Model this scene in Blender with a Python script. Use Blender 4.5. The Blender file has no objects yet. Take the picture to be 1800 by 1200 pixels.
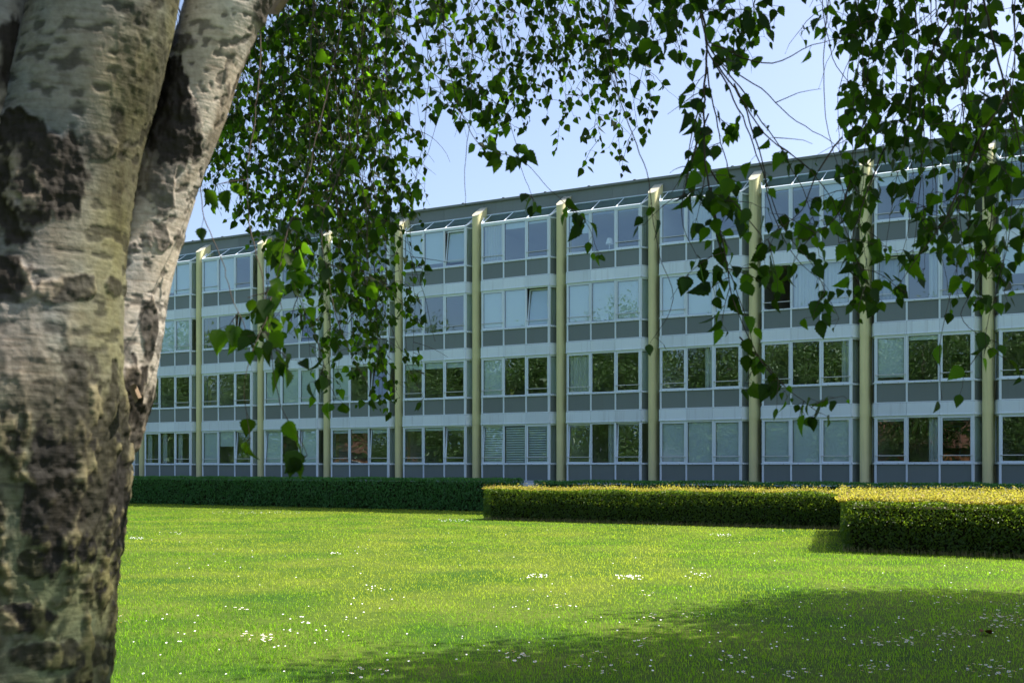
import bpy, bmesh, math, random
import numpy as np
from mathutils import Vector, Matrix

# ------------------------------------------------------------------ camera, sky, sun, exposure
sc = bpy.context.scene
COL = sc.collection
EYE, F, HZ = 1.75, 2100.0, 820.0          # eye height, focal length and horizon in photo pixels (1800 wide)
cam = bpy.data.cameras.new('camera'); cam_o = bpy.data.objects.new('camera', cam); COL.objects.link(cam_o)
cam_o.location = (0, 0, EYE); cam_o.rotation_euler = (math.radians(90), 0, 0)
cam.sensor_width = 36; cam.lens = 36*F/1800; cam.shift_y = (HZ-600)/1800
cam.clip_start = 0.05; cam.clip_end = 3000
cam.dof.use_dof = True; cam.dof.focus_distance = 22; cam.dof.aperture_fstop = 13
sc.camera = cam_o

SUN_EL, SUN_AZ = math.radians(56), math.radians(74)     # azimuth clockwise from the view axis (+Y)
S = Vector((math.sin(SUN_AZ)*math.cos(SUN_EL), math.cos(SUN_AZ)*math.cos(SUN_EL), math.sin(SUN_EL)))
w = bpy.data.worlds.new('World'); sc.world = w; w.use_nodes = True
nt = w.node_tree; sky = nt.nodes.new('ShaderNodeTexSky'); sky.sky_type = 'NISHITA'
sky.sun_disc = False; sky.sun_elevation = SUN_EL; sky.sun_rotation = SUN_AZ
sky.air_density = 0.7; sky.dust_density = 3.0; sky.ozone_density = 1.5
nt.links.new(sky.outputs[0], nt.nodes['Background'].inputs[0]); nt.nodes['Background'].inputs[1].default_value = 0.127
sun = bpy.data.lights.new('sun', 'SUN'); sun.energy = 4.2; sun.angle = math.radians(0.53); sun.color = (1.0, 0.94, 0.84)
so = bpy.data.objects.new('sun', sun); COL.objects.link(so); so.rotation_euler = S.to_track_quat('Z', 'Y').to_euler()
so.location = S*60
sc.view_settings.view_transform = 'Standard'; sc.view_settings.look = 'None'
sc.view_settings.exposure = 1.2; sc.view_settings.gamma = 1.0
sc.view_settings.use_curve_mapping = False
try:
    sc.cycles.transparent_max_bounces = 24
except Exception:
    pass

rng = np.random.default_rng(7); random.seed(7)

def U(x, y, Z):                      # photo pixel + distance -> point
    return np.array([(x-900)/F*Z, Z, EYE+(HZ-y)/F*Z])
def G(x, y):                         # photo pixel on the ground
    return U(x, y, F*EYE/(y-HZ))

# ------------------------------------------------------------------ materials
def mat(name, color, rough=0.6, spec=0.4, noise=None, bump=None, metallic=0.0, attr=None, coord='Object', streak=0):
    """noise=(scale, second colour, contrast) ; bump=(scale, strength)"""
    m = bpy.data.materials.new(name); m.use_nodes = True
    n = m.node_tree.nodes; l = m.node_tree.links; p = n['Principled BSDF']
    p.inputs['Base Color'].default_value = (*color, 1); p.inputs['Roughness'].default_value = rough
    p.inputs['Specular IOR Level'].default_value = spec; p.inputs['Metallic'].default_value = metallic
    tc0 = n.new('ShaderNodeTexCoord'); oi = n.new('ShaderNodeObjectInfo')
    sv = n.new('ShaderNodeVectorMath'); sv.operation = 'SCALE'; sv.inputs[0].default_value = (31, 57, 83); l.new(oi.outputs['Random'], sv.inputs['Scale'])
    tc = n.new('ShaderNodeVectorMath'); tc.operation = 'ADD'; l.new(tc0.outputs[coord], tc.inputs[0]); l.new(sv.outputs[0], tc.inputs[1]); coord = 0
    if noise:
        t = n.new('ShaderNodeTexNoise'); t.inputs['Scale'].default_value = noise[0]; t.inputs['Detail'].default_value = 6
        l.new(tc.outputs[coord], t.inputs['Vector'])
        mr = n.new('ShaderNodeMapRange'); mr.inputs[1].default_value = .5-noise[2]; mr.inputs[2].default_value = .5+noise[2]
        l.new(t.outputs[0], mr.inputs[0])
        mx = n.new('ShaderNodeMix'); mx.data_type = 'RGBA'
        mx.inputs[6].default_value = (*color, 1); mx.inputs[7].default_value = (*noise[1], 1)
        l.new(mr.outputs[0], mx.inputs[0]); colout = mx.outputs[2]
        if streak:
            mp = n.new('ShaderNodeMapping'); mp.inputs['Scale'].default_value = (9, 9, .5); l.new(tc.outputs[0], mp.inputs[0])
            ts = n.new('ShaderNodeTexNoise'); ts.inputs['Scale'].default_value = 1; ts.inputs['Detail'].default_value = 4; l.new(mp.outputs[0], ts.inputs[0])
            ms_ = n.new('ShaderNodeMapRange'); ms_.inputs[1].default_value = .55; ms_.inputs[2].default_value = .78; ms_.inputs[4].default_value = streak; l.new(ts.outputs[0], ms_.inputs[0])
            # each panel faded a little differently
            rv = n.new('ShaderNodeMapRange'); rv.inputs[3].default_value = .92; rv.inputs[4].default_value = 1.06; l.new(oi.outputs['Random'], rv.inputs[0])
            m2 = n.new('ShaderNodeMix'); m2.data_type = 'RGBA'; m2.inputs[7].default_value = (.13, .12, .10, 1); l.new(ms_.outputs[0], m2.inputs[0]); l.new(colout, m2.inputs[6])
            m3 = n.new('ShaderNodeVectorMath'); m3.operation = 'SCALE'; l.new(m2.outputs[2], m3.inputs[0]); l.new(rv.outputs[0], m3.inputs['Scale']); colout = m3.outputs[0]
        l.new(colout, p.inputs['Base Color'])
    if bump:
        t2 = n.new('ShaderNodeTexNoise'); t2.inputs['Scale'].default_value = bump[0]; t2.inputs['Detail'].default_value = 5
        l.new(tc.outputs[coord], t2.inputs['Vector'])
        b = n.new('ShaderNodeBump'); b.inputs['Strength'].default_value = bump[1]; b.inputs['Distance'].default_value = .02
        l.new(t2.outputs[0], b.inputs['Height']); l.new(b.outputs[0], p.inputs['Normal'])
    return m

def leafmat(name, c0, c1, trans, tcol, rough=0.45, spec=0.35, tv=False, tcol2=None):
    """leaf / blade: reflecting + letting light through, colour from the per-leaf attribute rnd"""
    m = bpy.data.materials.new(name); m.use_nodes = True
    n = m.node_tree.nodes; l = m.node_tree.links; p = n['Principled BSDF']; out = n['Material Output']
    a = n.new('ShaderNodeAttribute'); a.attribute_name = 'rnd'
    def ramp(ca, cb):
        mx = n.new('ShaderNodeMix'); mx.data_type = 'RGBA'
        mx.inputs[6].default_value = (*ca, 1); mx.inputs[7].default_value = (*cb, 1)
        l.new(a.outputs['Fac'], mx.inputs[0]); return mx.outputs[2]
    l.new(ramp(c0, c1), p.inputs['Base Color']); p.inputs['Roughness'].default_value = rough
    p.inputs['Specular IOR Level'].default_value = spec
    t = n.new('ShaderNodeBsdfTranslucent')
    l.new(ramp(tcol, tcol2 or tuple(min(1, x*1.25) for x in tcol)), t.inputs[0])
    ms = n.new('ShaderNodeMixShader'); ms.inputs[0].default_value = trans
    if tv:                                                   # old thick leaves let little light through, young ones more
        pw = n.new('ShaderNodeMath'); pw.operation = 'POWER'; pw.inputs[1].default_value = 2.5; l.new(a.outputs['Fac'], pw.inputs[0])
        mr = n.new('ShaderNodeMapRange'); mr.inputs[3].default_value = .12; mr.inputs[4].default_value = .62; l.new(pw.outputs[0], mr.inputs[0]); l.new(mr.outputs[0], ms.inputs[0])
    l.new(p.outputs[0], ms.inputs[1]); l.new(t.outputs[0], ms.inputs[2]); l.new(ms.outputs[0], out.inputs[0])
    return m

M = {}
M['white'] = mat('white_aluminium', (.78, .87, .95), .42, .4, noise=(1.3, (.70, .80, .88), .25), bump=(60, .03), streak=.10)
M['band'] = mat('band_cladding', (.78, .87, .95), .5, .35, noise=(.9, (.70, .80, .88), .3), bump=(7, .05), streak=.22)
M['panel'] = mat('grey_panel', (.185, .225, .225), .38, .4, noise=(.7, (.172, .202, .195), .3), bump=(5, .04), streak=.15)
M['fascia'] = mat('fascia_grey', (.185, .215, .20), .5, .35, noise=(.5, (.16, .19, .178), .3), bump=(5, .05), streak=.25)
M['column'] = mat('yellow_render', (.82, .75, .40), .75, .2, noise=(1.1, (.74, .68, .36), .25), bump=(90, .12), streak=.22)
M['cap'] = mat('column_cap', (.66, .63, .48), .6, .3, noise=(3, (.5, .48, .36), .25))
M['gasket'] = mat('black_gasket', (.03, .03, .03), .7)
M['rail'] = mat('rail_metal', (.60, .62, .63), .35, .5)
M['interior'] = mat('interior_paint', (.80, .77, .70), .8, .2, noise=(.4, (.70, .67, .61), .3))
M['floor'] = mat('interior_floor', (.30, .24, .18), .6, .3, noise=(2, (.22, .17, .12), .3))
M['concrete'] = mat('plinth_concrete', (.36, .35, .33), .85, .2, noise=(1.5, (.26, .26, .25), .25), bump=(20, .3))
M['roof'] = mat('roof_felt', (.09, .09, .09), .9, .2, noise=(3, (.06, .06, .06), .3))
M['curtain'] = mat('curtain_cloth', (.66, .66, .64), .9, .1, noise=(3, (.58, .58, .57), .3))
M['wood'] = mat('brown_wood', (.16, .085, .045), .5, .4, noise=(4, (.10, .05, .03), .3))
M['shade'] = mat('lamp_cloth', (.85, .83, .78), .8, .2)
M['pot'] = mat('pot_glaze', (.62, .40, .16), .35, .5)
M['brick'] = mat('brick_wall', (.40, .17, .075), .85, .2, noise=(.6, (.30, .12, .06), .3), bump=(20, .2))
M['tile'] = mat('roof_tile', (.16, .07, .045), .8, .2, noise=(2, (.11, .05, .035), .3))
M['darkglass'] = mat('dark_glass', (.02, .025, .03), .06, .6)
M['twig'] = mat('twig_bark', (.055, .038, .026), .75, .25, noise=(40, (.085, .062, .045), .2))
M['branch'] = mat('branch_bark', (.10, .075, .055), .8, .2, noise=(25, (.2, .17, .14), .2), bump=(60, .4))
M['hedgecore'] = mat('hedge_twigs', (.022, .026, .010), .95, .05, noise=(8, (.035, .028, .014), .3))
M['deadleaf'] = mat('dead_leaf', (.20, .07, .025), .8, .2, noise=(30, (.12, .045, .02), .3))
M['petal'] = mat('daisy_petal', (.86, .85, .86), .7, .2)
M['yolk'] = mat('daisy_centre', (.75, .50, .04), .7, .2)
M['stem'] = mat('daisy_stem', (.08, .17, .03), .7, .2)
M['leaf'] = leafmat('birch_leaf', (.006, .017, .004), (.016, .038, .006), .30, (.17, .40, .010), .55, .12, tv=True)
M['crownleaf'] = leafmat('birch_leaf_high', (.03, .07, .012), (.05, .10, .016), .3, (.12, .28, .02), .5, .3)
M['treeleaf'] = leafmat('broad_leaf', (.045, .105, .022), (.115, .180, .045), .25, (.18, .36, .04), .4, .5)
M['hornbeam'] = leafmat('hornbeam_leaf', (.030, .068, .011), (.075, .125, .020), .40, (.28, .44, .025), .4, .4)
M['shoot'] = leafmat('hornbeam_shoot', (.14, .19, .028), (.40, .21, .075), .45, (.58, .55, .06), .45, .35)
M['yew'] = leafmat('dark_hedge_leaf', (.045, .190, .036), (.11, .30, .065), .28, (.08, .30, .04), .35, .5)
M['grass'] = leafmat('grass_blade', (.035, .125, .005), (.190, .240, .030), .55, (.36, .74, .02), .5, .2, tcol2=(.64, .80, .06))
M['drygrass'] = leafmat('dry_grass', (.26, .24, .10), (.36, .31, .15), .35, (.4, .36, .14), .6, .2)

def glass(name, ior=2.5, tint=(.90, .95, .95)):
    m = bpy.data.materials.new(name); m.use_nodes = True
    n = m.node_tree.nodes; l = m.node_tree.links; out = n['Material Output']; n.remove(n['Principled BSDF'])
    fr = n.new('ShaderNodeFresnel'); fr.inputs[0].default_value = ior
    tr = n.new('ShaderNodeBsdfTransparent'); tr.inputs[0].default_value = (*tint, 1)
    gl = n.new('ShaderNodeBsdfGlossy'); gl.inputs['Roughness'].default_value = 0.0; gl.inputs[0].default_value = (.80, .95, 1, 1)
    tc = n.new('ShaderNodeTexCoord'); oi = n.new('ShaderNodeObjectInfo')
    ad = n.new('ShaderNodeVectorMath'); ad.operation = 'ADD'
    sc_ = n.new('ShaderNodeVectorMath'); sc_.operation = 'SCALE'; sc_.inputs[0].default_value = (37, 91, 53)
    l.new(oi.outputs['Random'], sc_.inputs['Scale']); l.new(tc.outputs['Object'], ad.inputs[0]); l.new(sc_.outputs[0], ad.inputs[1])
    t = n.new('ShaderNodeTexNoise'); t.inputs['Scale'].default_value = .9; t.inputs['Detail'].default_value = 1.5
    l.new(ad.outputs[0], t.inputs['Vector'])
    b = n.new('ShaderNodeBump'); b.inputs['Strength'].default_value = 1; b.inputs['Distance'].default_value = .004
    l.new(t.outputs[0], b.inputs['Height']); l.new(b.outputs[0], gl.inputs['Normal'])
    ms = n.new('ShaderNodeMixShader')
    ge = n.new('ShaderNodeNewGeometry'); iv = n.new('ShaderNodeMath'); iv.operation = 'SUBTRACT'; iv.inputs[0].default_value = 1
    mu = n.new('ShaderNodeMath'); mu.operation = 'MULTIPLY'; mu.use_clamp = True
    l.new(ge.outputs['Backfacing'], iv.inputs[1]); l.new(fr.outputs[0], mu.inputs[0]); l.new(iv.outputs[0], mu.inputs[1]); l.new(mu.outputs[0], ms.inputs[0]); l.new(tr.outputs[0], ms.inputs[1]); l.new(gl.outputs[0], ms.inputs[2])
    l.new(ms.outputs[0], out.inputs[0]); return m
M['glass'] = glass('window_glass')
M['roofglass'] = glass('roof_glass', 1.6, (.85, .92, .93))

def blindmat(name, c, per, dark):
    m = bpy.data.materials.new(name); m.use_nodes = True
    n = m.node_tree.nodes; l = m.node_tree.links; p = n['Principled BSDF']; p.inputs['Roughness'].default_value = .7
    tc = n.new('ShaderNodeTexCoord'); wv = n.new('ShaderNodeTexWave'); wv.bands_direction = 'Z'
    wv.inputs['Scale'].default_value = per; wv.inputs['Distortion'].default_value = .3
    l.new(tc.outputs['Object'], wv.inputs['Vector'])
    mx = n.new('ShaderNodeMix'); mx.data_type = 'RGBA'; mx.inputs[6].default_value = (*dark, 1); mx.inputs[7].default_value = (*c, 1)
    l.new(wv.outputs[0], mx.inputs[0]); l.new(mx.outputs[2], p.inputs['Base Color'])
    b = n.new('ShaderNodeBump'); b.inputs['Strength'].default_value = .5; b.inputs['Distance'].default_value = .01
    l.new(wv.outputs[0], b.inputs['Height']); l.new(b.outputs[0], p.inputs['Normal']); return m
M['blind'] = blindmat('pleated_blind', (.80, .83, .84), 9, (.62, .66, .68))
M['zebra'] = mat('zebra_strip', (.74, .77, .80), .7, .2)

# ------------------------------------------------------------------ mesh helpers
def link(o, parent=None):
    COL.objects.link(o)
    if parent: o.parent = parent
    return o
def tag(o, label=None, cat=None, group=None, kind=None):
    if label: o['label'] = label
    if cat: o['category'] = cat
    if group: o['group'] = group
    if kind: o['kind'] = kind
    return o
def empty(name, loc, rz=0):
    o = bpy.data.objects.new(name, None); o.location = loc; o.rotation_euler = (0, 0, rz); o.empty_display_size = .3
    return link(o)
def inst(name, me, parent=None, loc=(0, 0, 0), rot=(0, 0, 0)):
    o = bpy.data.objects.new(name, me); o.location = loc; o.rotation_euler = rot
    return link(o, parent)

class MB:
    def __init__(s): s.bm = bmesh.new(); s.mats = []
    def poly(s, vs, faces, mi=0):
        b = [s.bm.verts.new(v) for v in vs]
        for f in faces:
            fc = s.bm.faces.new([b[i] for i in f]); fc.material_index = mi
    def box(s, x0, x1, y0, y1, z0, z1, mi=0):
        s.poly([(x, y, z) for z in (z0, z1) for (x, y) in ((x0, y0), (x1, y0), (x1, y1), (x0, y1))],
               [(0, 1, 2, 3), (4, 5, 6, 7), (0, 1, 5, 4), (1, 2, 6, 5), (2, 3, 7, 6), (3, 0, 4, 7)], mi)
    def prism(s, pts, z0, z1, mi=0):
        """pts in plan; z0, z1 numbers or lists"""
        n = len(pts); za = z0 if hasattr(z0, '__len__') else [z0]*n; zb = z1 if hasattr(z1, '__len__') else [z1]*n
        s.poly([(p[0], p[1], za[i]) for i, p in enumerate(pts)]+[(p[0], p[1], zb[i]) for i, p in enumerate(pts)],
               [tuple(range(n)), tuple(range(n, 2*n))]+[(i, (i+1) % n, n+(i+1) % n, n+i) for i in range(n)], mi)
    def seg(s, P, Q, a, b, z0, z1, o0, o1, mi=0):
        """box along plan segment P->Q in (u, w), from distance a to b, pushed out by o0..o1; y = -w"""
        P = np.array(P, float); Q = np.array(Q, float); d = (Q-P)/np.linalg.norm(Q-P); nn = np.array([-d[1], d[0]])
        c = [P+d*a+nn*o0, P+d*b+nn*o0, P+d*b+nn*o1, P+d*a+nn*o1]
        s.prism([(p[0], -p[1]) for p in c], z0, z1, mi)
    def bar(s, a, b, r, n=6, mi=0, r2=None):
        a = Vector(a); b = Vector(b); d = (b-a).normalized(); x = d.orthogonal().normalized(); y = d.cross(x)
        r2 = r if r2 is None else r2; vs = []
        for (p, rr) in ((a, r), (b, r2)):
            for i in range(n):
                t = 2*math.pi*(i+.5)/n; vs.append(p+x*math.cos(t)*rr+y*math.sin(t)*rr)
        s.poly(vs, [tuple(range(n)), tuple(range(n, 2*n))]+[(i, (i+1) % n, n+(i+1) % n, n+i) for i in range(n)], mi)
    def mesh(s, name, *mats, bevel=0, smooth=False):
        if bevel: bmesh.ops.bevel(s.bm, geom=list(s.bm.edges), offset=bevel, segments=1, affect='EDGES')
        bmesh.ops.recalc_face_normals(s.bm, faces=list(s.bm.faces))
        me = bpy.data.meshes.new(name); s.bm.to_mesh(me); s.bm.free()
        for m in mats: me.materials.append(m)
        if smooth:
            for p in me.polygons: p.use_smooth = True
        return me
    def build(s, name, m, parent=None, loc=(0, 0, 0), rot=(0, 0, 0), **k):
        return inst(name, s.mesh(name, *(m if isinstance(m, (list, tuple)) else (m,)), **k), parent, loc, rot)

def np_mesh(name, V, tris=None, quads=None, mats=(), rnd=None, smooth=False, mi=None, color=None):
    V = np.asarray(V, np.float32); me = bpy.data.meshes.new(name)
    nt_ = 0 if tris is None else len(tris); nq = 0 if quads is None else len(quads)
    loops = np.concatenate([np.asarray(tris, np.int32).ravel() if nt_ else np.zeros(0, np.int32),
                            np.asarray(quads, np.int32).ravel() if nq else np.zeros(0, np.int32)])
    tot = np.concatenate([np.full(nt_, 3, np.int32), np.full(nq, 4, np.int32)])
    st = np.concatenate([[0], np.cumsum(tot)[:-1]]).astype(np.int32)
    me.vertices.add(len(V)); me.vertices.foreach_set('co', V.ravel())
    me.loops.add(len(loops)); me.loops.foreach_set('vertex_index', loops)
    me.polygons.add(nt_+nq); me.polygons.foreach_set('loop_start', st); me.polygons.foreach_set('loop_total', tot)
    if mi is not None: me.polygons.foreach_set('material_index', np.asarray(mi, np.int32))
    if smooth: me.polygons.foreach_set('use_smooth', np.ones(nt_+nq, bool))
    me.update(calc_edges=True)
    if rnd is not None:
        a = me.attributes.new('rnd', 'FLOAT', 'POINT'); a.data.foreach_set('value', np.asarray(rnd, np.float32))
    if color is not None:
        a = me.attributes.new('Col', 'FLOAT_COLOR', 'POINT')
        a.data.foreach_set('color', np.c_[color, np.ones(len(color))].astype(np.float32).ravel())
    for m in mats: me.materials.append(m)
    return me

# value noise in numpy
def _h(ix, iy, iz, seed):
    n = (ix*374761393+iy*668265263+iz*2147483647+seed*1274126177) & 0xffffffff
    n = ((n ^ (n >> 13))*1274126177) & 0xffffffff
    return ((n ^ (n >> 16)) & 0xffff)/65535.0
def vnoise(P, seed=0):
    P = np.asarray(P, float); i = np.floor(P).astype(np.int64); f = P-i; f = f*f*(3-2*f); r = 0
    for dx in (0, 1):
        for dy in (0, 1):
            for dz in (0, 1):
                wgt = (f[:, 0] if dx else 1-f[:, 0])*(f[:, 1] if dy else 1-f[:, 1])*(f[:, 2] if dz else 1-f[:, 2])
                r = r+wgt*_h(i[:, 0]+dx, i[:, 1]+dy, i[:, 2]+dz, seed)
    return r
def fbm(P, oct=4, seed=0):
    P = np.asarray(P, float); r = 0; a = .5; t = 0
    for o in range(oct): r = r+a*vnoise(P*2**o+17.3*o, seed+o); t += a; a *= .5
    return r/t
def sstep(a, b, x): t = np.clip((x-a)/(b-a), 0, 1); return t*t*(3-2*t)

# ------------------------------------------------------------------ ground
gm = bpy.data.materials.new('lawn_soil_and_thatch'); gm.use_nodes = True
n = gm.node_tree.nodes; l = gm.node_tree.links; p = n['Principled BSDF']; p.inputs['Roughness'].default_value = .9
p.inputs['Specular IOR Level'].default_value = .1
tc = n.new('ShaderNodeTexCoord'); t1 = n.new('ShaderNodeTexNoise'); t1.inputs['Scale'].default_value = .45; t1.inputs['Detail'].default_value = 8
t2 = n.new('ShaderNodeTexNoise'); t2.inputs['Scale'].default_value = 9; t2.inputs['Detail'].default_value = 6
l.new(tc.outputs['Object'], t1.inputs[0]); l.new(tc.outputs['Object'], t2.inputs[0])
r1 = n.new('ShaderNodeValToRGB'); r1.color_ramp.elements[0].position = .35; r1.color_ramp.elements[1].position = .68
r1.color_ramp.elements[0].color = (.040, .095, .008, 1); r1.color_ramp.elements[1].color = (.125, .160, .022, 1)
l.new(t1.outputs[0], r1.inputs[0])
mx = n.new('ShaderNodeMix'); mx.data_type = 'RGBA'; mx.blend_type = 'MULTIPLY'; mx.inputs[0].default_value = .6
r2 = n.new('ShaderNodeValToRGB'); r2.color_ramp.elements[0].color = (.45, .5, .4, 1); r2.color_ramp.elements[0].position = .3; r2.color_ramp.elements[1].position = .7
l.new(t2.outputs[0], r2.inputs[0]); l.new(r1.outputs[0], mx.inputs[6]); l.new(r2.outputs[0], mx.inputs[7]); l.new(mx.outputs[2], p.inputs[0])
b = n.new('ShaderNodeBump'); b.inputs['Strength'].default_value = .6; b.inputs['Distance'].default_value = .04
l.new(t2.outputs[0], b.inputs['Height']); l.new(b.outputs[0], p.inputs['Normal'])
g = MB(); g.poly([(-900, -900, 0), (900, -900, 0), (900, 900, 0), (-900, 900, 0)], [(0, 1, 2, 3)])
tag(g.build('ground', gm), 'mown green lawn in front of the building', 'lawn', kind='structure')

# ------------------------------------------------------------------ building frame
c0, bk, ck, s0 = -650.09, 119.559, -.0347315, 61.2
dvec = np.array([bk*s0/F, ck*s0]); D = float(np.linalg.norm(dvec)); dvec /= D
nvec = np.array([dvec[1], -dvec[0]])                         # outward, towards the lawn
P0 = np.array([c0*s0/F, s0])-nvec*.35
RZ = math.atan2(dvec[1], dvec[0])
def W(u, wv, z=0):                                           # facade coordinates -> world
    q = P0+dvec*u+nvec*wv; return np.array([q[0], q[1], z])
r, q, pj = .17, .24, .55                                     # column half width, return run, bay projection
KA, KB = -2, 12                                              # columns KA..KB
Z0 = [1.17+2.8*i for i in range(4)]
A, B, C, E_ = (r, 0), (r+q, pj), (D-r-q, pj), (D-r, 0)
FL = D-2*r-2*q; RL = math.hypot(q, pj); pitch = FL/3

bld = tag(empty('apartment_building', (P0[0], P0[1], 0), RZ),
          'long four-storey building with yellow columns, white bands and grey panels', 'building')

def piece(P, Q, a, b, z0, z1, o0, o1, m, name, bevel=0):
    k = MB(); k.seg(P, Q, a, b, z0, z1, o0, o1); return k.mesh(name, m, bevel=bevel)
me_panel = [piece(B, C, i*pitch+.02, (i+1)*pitch-.02, .02, .665, -.05, -.022, M['panel'], 'panel') for i in range(3)]
me_panel += [piece(A, B, .03, RL-.04, .02, .665, -.05, -.022, M['panel'], 'panel'),
             piece(C, E_, .04, RL-.03, .02, .665, -.05, -.022, M['panel'], 'panel')]
def bandpiece(P, Q, a, b):
    k = MB(); k.seg(P, Q, a, b, 2.345, 2.775, -.08, .035); k.seg(P, Q, a, b, 2.335, 2.375, -.08, .05); return k.mesh('band_panel', M['band'], bevel=.004)
me_band = [bandpiece(B, C, i*pitch+.003-(.02 if i == 0 else 0), (i+1)*pitch-.003+(.02 if i == 2 else 0)) for i in range(3)]
me_band += [bandpiece(A, B, .0, RL-.004), bandpiece(C, E_, .004, RL)]
# mullions: inner posts and corner posts (front half + return half), with a dark gasket line
me_mull = []
for i in (1, 2):
    k = MB(); k.seg(B, C, i*pitch-.03, i*pitch+.03, 0, 2.33, -.07, .012); k.seg(B, C, i*pitch-.036, i*pitch+.036, .68, 2.32, -.075, -.045, 1)
    me_mull.append(k.mesh('mullion', M['white'], M['gasket']))
for (P, Q, a, b, P2, Q2, a2, b2) in ((B, C, 0, .062, A, B, RL-.055, RL), (B, C, FL-.062, FL, C, E_, 0, .055)):
    k = MB(); k.seg(P, Q, a, b, 0, 2.33, -.07, .012); k.seg(P2, Q2, a2, b2, 0, 2.33, -.07, .010)
    me_mull.append(k.mesh('mullion', M['white'], bevel=.002))
def sill(P, Q, a, b):
    k = MB(); k.seg(P, Q, a, b, .665, .715, -.09, .03); L = b-a
    for j in range(6): k.seg(P, Q, a+L*(j+.5)/6-.012, a+L*(j+.5)/6+.012, .680, .694, .03, .034, 1)
    return k.mesh('sill', M['white'], M['gasket'])
def rail0(P, Q, a, b):
    k = MB(); k.seg(P, Q, a, b, -.022, .018, -.08, .016); k.seg(P, Q, a, b, -.032, -.020, -.05, .030, 1); return k.mesh('bottom_rail', M['white'], M['gasket'])
RUNS = [(B, C, 0, FL), (A, B, .0, RL-.004), (C, E_, .004, RL)]
me_sill = [sill(*t) for t in RUNS]
me_rail0 = [rail0(*t) for t in RUNS]
me_head = [piece(*t, 2.29, 2.334, -.09, .004, M['white'], 'head_rail') for t in RUNS]
# sashes, origin bottom left, lying in the plane y=0 (y inwards)
SW, SH = pitch-.072, 1.572
def sash(wd, ht, fw, dep=.05):
    k = MB()
    for (x0, x1, z0, z1) in ((0, wd, 0, fw), (0, wd, ht-fw, ht), (0, fw, fw, ht-fw), (wd-fw, wd, fw, ht-fw)): k.box(x0, x1, 0, dep, z0, z1)
    g_ = .008
    for (x0, x1, z0, z1) in ((fw, wd-fw, fw, fw+g_), (fw, wd-fw, ht-fw-g_, ht-fw), (fw, fw+g_, fw+g_, ht-fw-g_), (wd-fw-g_, wd-fw, fw+g_, ht-fw-g_)):
        k.box(x0, x1, .014, dep-.008, z0, z1, 1)
    return k.mesh('window', M['white'], M['gasket'])
def pane(wd, ht, fw):
    k = MB(); k.box(fw, wd-fw, .022, .028, fw, ht-fw); return k.mesh('pane', M['glass'])
FO, FF = .058, .022
me_sash = {'open': sash(SW, SH, FO), 'fix': sash(SW, SH, FF)}
me_pane = {'open': pane(SW, SH, FO), 'fix': pane(SW, SH, FF)}
RW = RL-.095
me_rs, me_rp = sash(RW, SH, .020), pane(RW, SH, .020)
k = MB(); k.box(-.02, SW+.02, -.055, -.030, .235, .262); k.box(.02, .045, -.032, -.004, .238, .259); k.box(SW-.045, SW-.02, -.032, -.004, .238, .259)
me_rail = k.mesh('safety_rail', M['rail'], bevel=.004)
def blindmesh(wd, frac, fw=.03):
    k = MB(); h = (SH-2*fw)*frac; k.box(fw, wd-fw, .062, .066, SH-fw-h, SH-fw); k.box(fw, wd-fw, .058, .078, SH-fw-h-.018, SH-fw-h); return k.mesh('blind', M['blind'])
blind_cache = {}
def get_blind(wd, frac):
    key = (round(wd, 3), round(frac, 2))
    if key not in blind_cache: blind_cache[key] = blindmesh(wd, frac)
    return blind_cache[key]
k = MB()
for j in range(15): z = .05+j*.0985; k.box(.05, SW-.05, .060, .064, z, z+.066)
me_zebra = k.mesh('blind', M['zebra'])
def curtainmesh(x0, x1, seed):
    rr = random.Random(seed); nx = 40; V = []; Fq = []
    ph = rr.random()*6
    for s_ in (0, 1):
        for i in range(nx+1):
            t = i/nx; x = x0+(x1-x0)*t; y = .16+.03*math.sin(t*(x1-x0)*46+ph)+.012*math.sin(t*31+ph*2)
            V.append((x, y, .0 if s_ == 0 else SH))
    for i in range(nx): Fq.append((i, i+1, nx+2+i, nx+1+i))
    k = MB(); k.poly(V, Fq); return k.mesh('curtain', M['curtain'], smooth=True)
me_curt = {'L': curtainmesh(.0, .34, 1), 'R': curtainmesh(SW-.34, SW, 2), 'F': curtainmesh(0, SW, 3), 'N': curtainmesh(0, RW, 4)}

# what each window shows: o open sash / f fixed, t tilted, b blind (fraction), c curtain
cfg = {}
def setw(k, nst, i, **kw): cfg.setdefault((k, nst, i), {}).update(kw)
for i in range(3):
    setw(5, 2, i, blind=1.0); setw(6, 2, i, blind=1.0); setw(7, 2, i, blind=1.0); setw(7, 0, i, blind=1.0); setw(8, 0, i, blind=1.0)
    setw(2, 1, i, blind=1.0); setw(0, 2, i, blind=1.0); setw(5, 0, i, zebra=True); setw(4, 1, i, blind=.16); setw(4, 0, i, blind=.07); setw(3, 0, i, blind=.10)
    setw(4, 3, i, blind=.88); setw(10, 2, i, blind=.6); setw(11, 1, i, blind=1.0); setw(-1, 1, i, blind=1.0); setw(-2, 2, i, blind=.5)
setw(1, 0, 0, blind=1.0); setw(1, 0, 1, blind=.45); setw(2, 0, 0, blind=1.0); setw(2, 0, 2, blind=1.0); setw(3, 1, 0, blind=1.0)
setw(9, 1, 0, blind=.9); setw(9, 1, 1, blind=.08); setw(9, 0, 0, blind=.06); setw(9, 0, 2, blind=.06); setw(5, 3, 1, blind=.15); setw(5, 3, 2, blind=.07); setw(1, 3, 0, blind=1); setw(1, 3, 1, blind=1)
setw(0, 3, 2, blind=1); setw(0, 3, 1, blind=.9); setw(6, 3, 0, blind=.5); setw(7, 3, 1, curt='F'); setw(8, 3, 2, blind=.4); setw(9, 3, 0, blind=.2)
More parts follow.
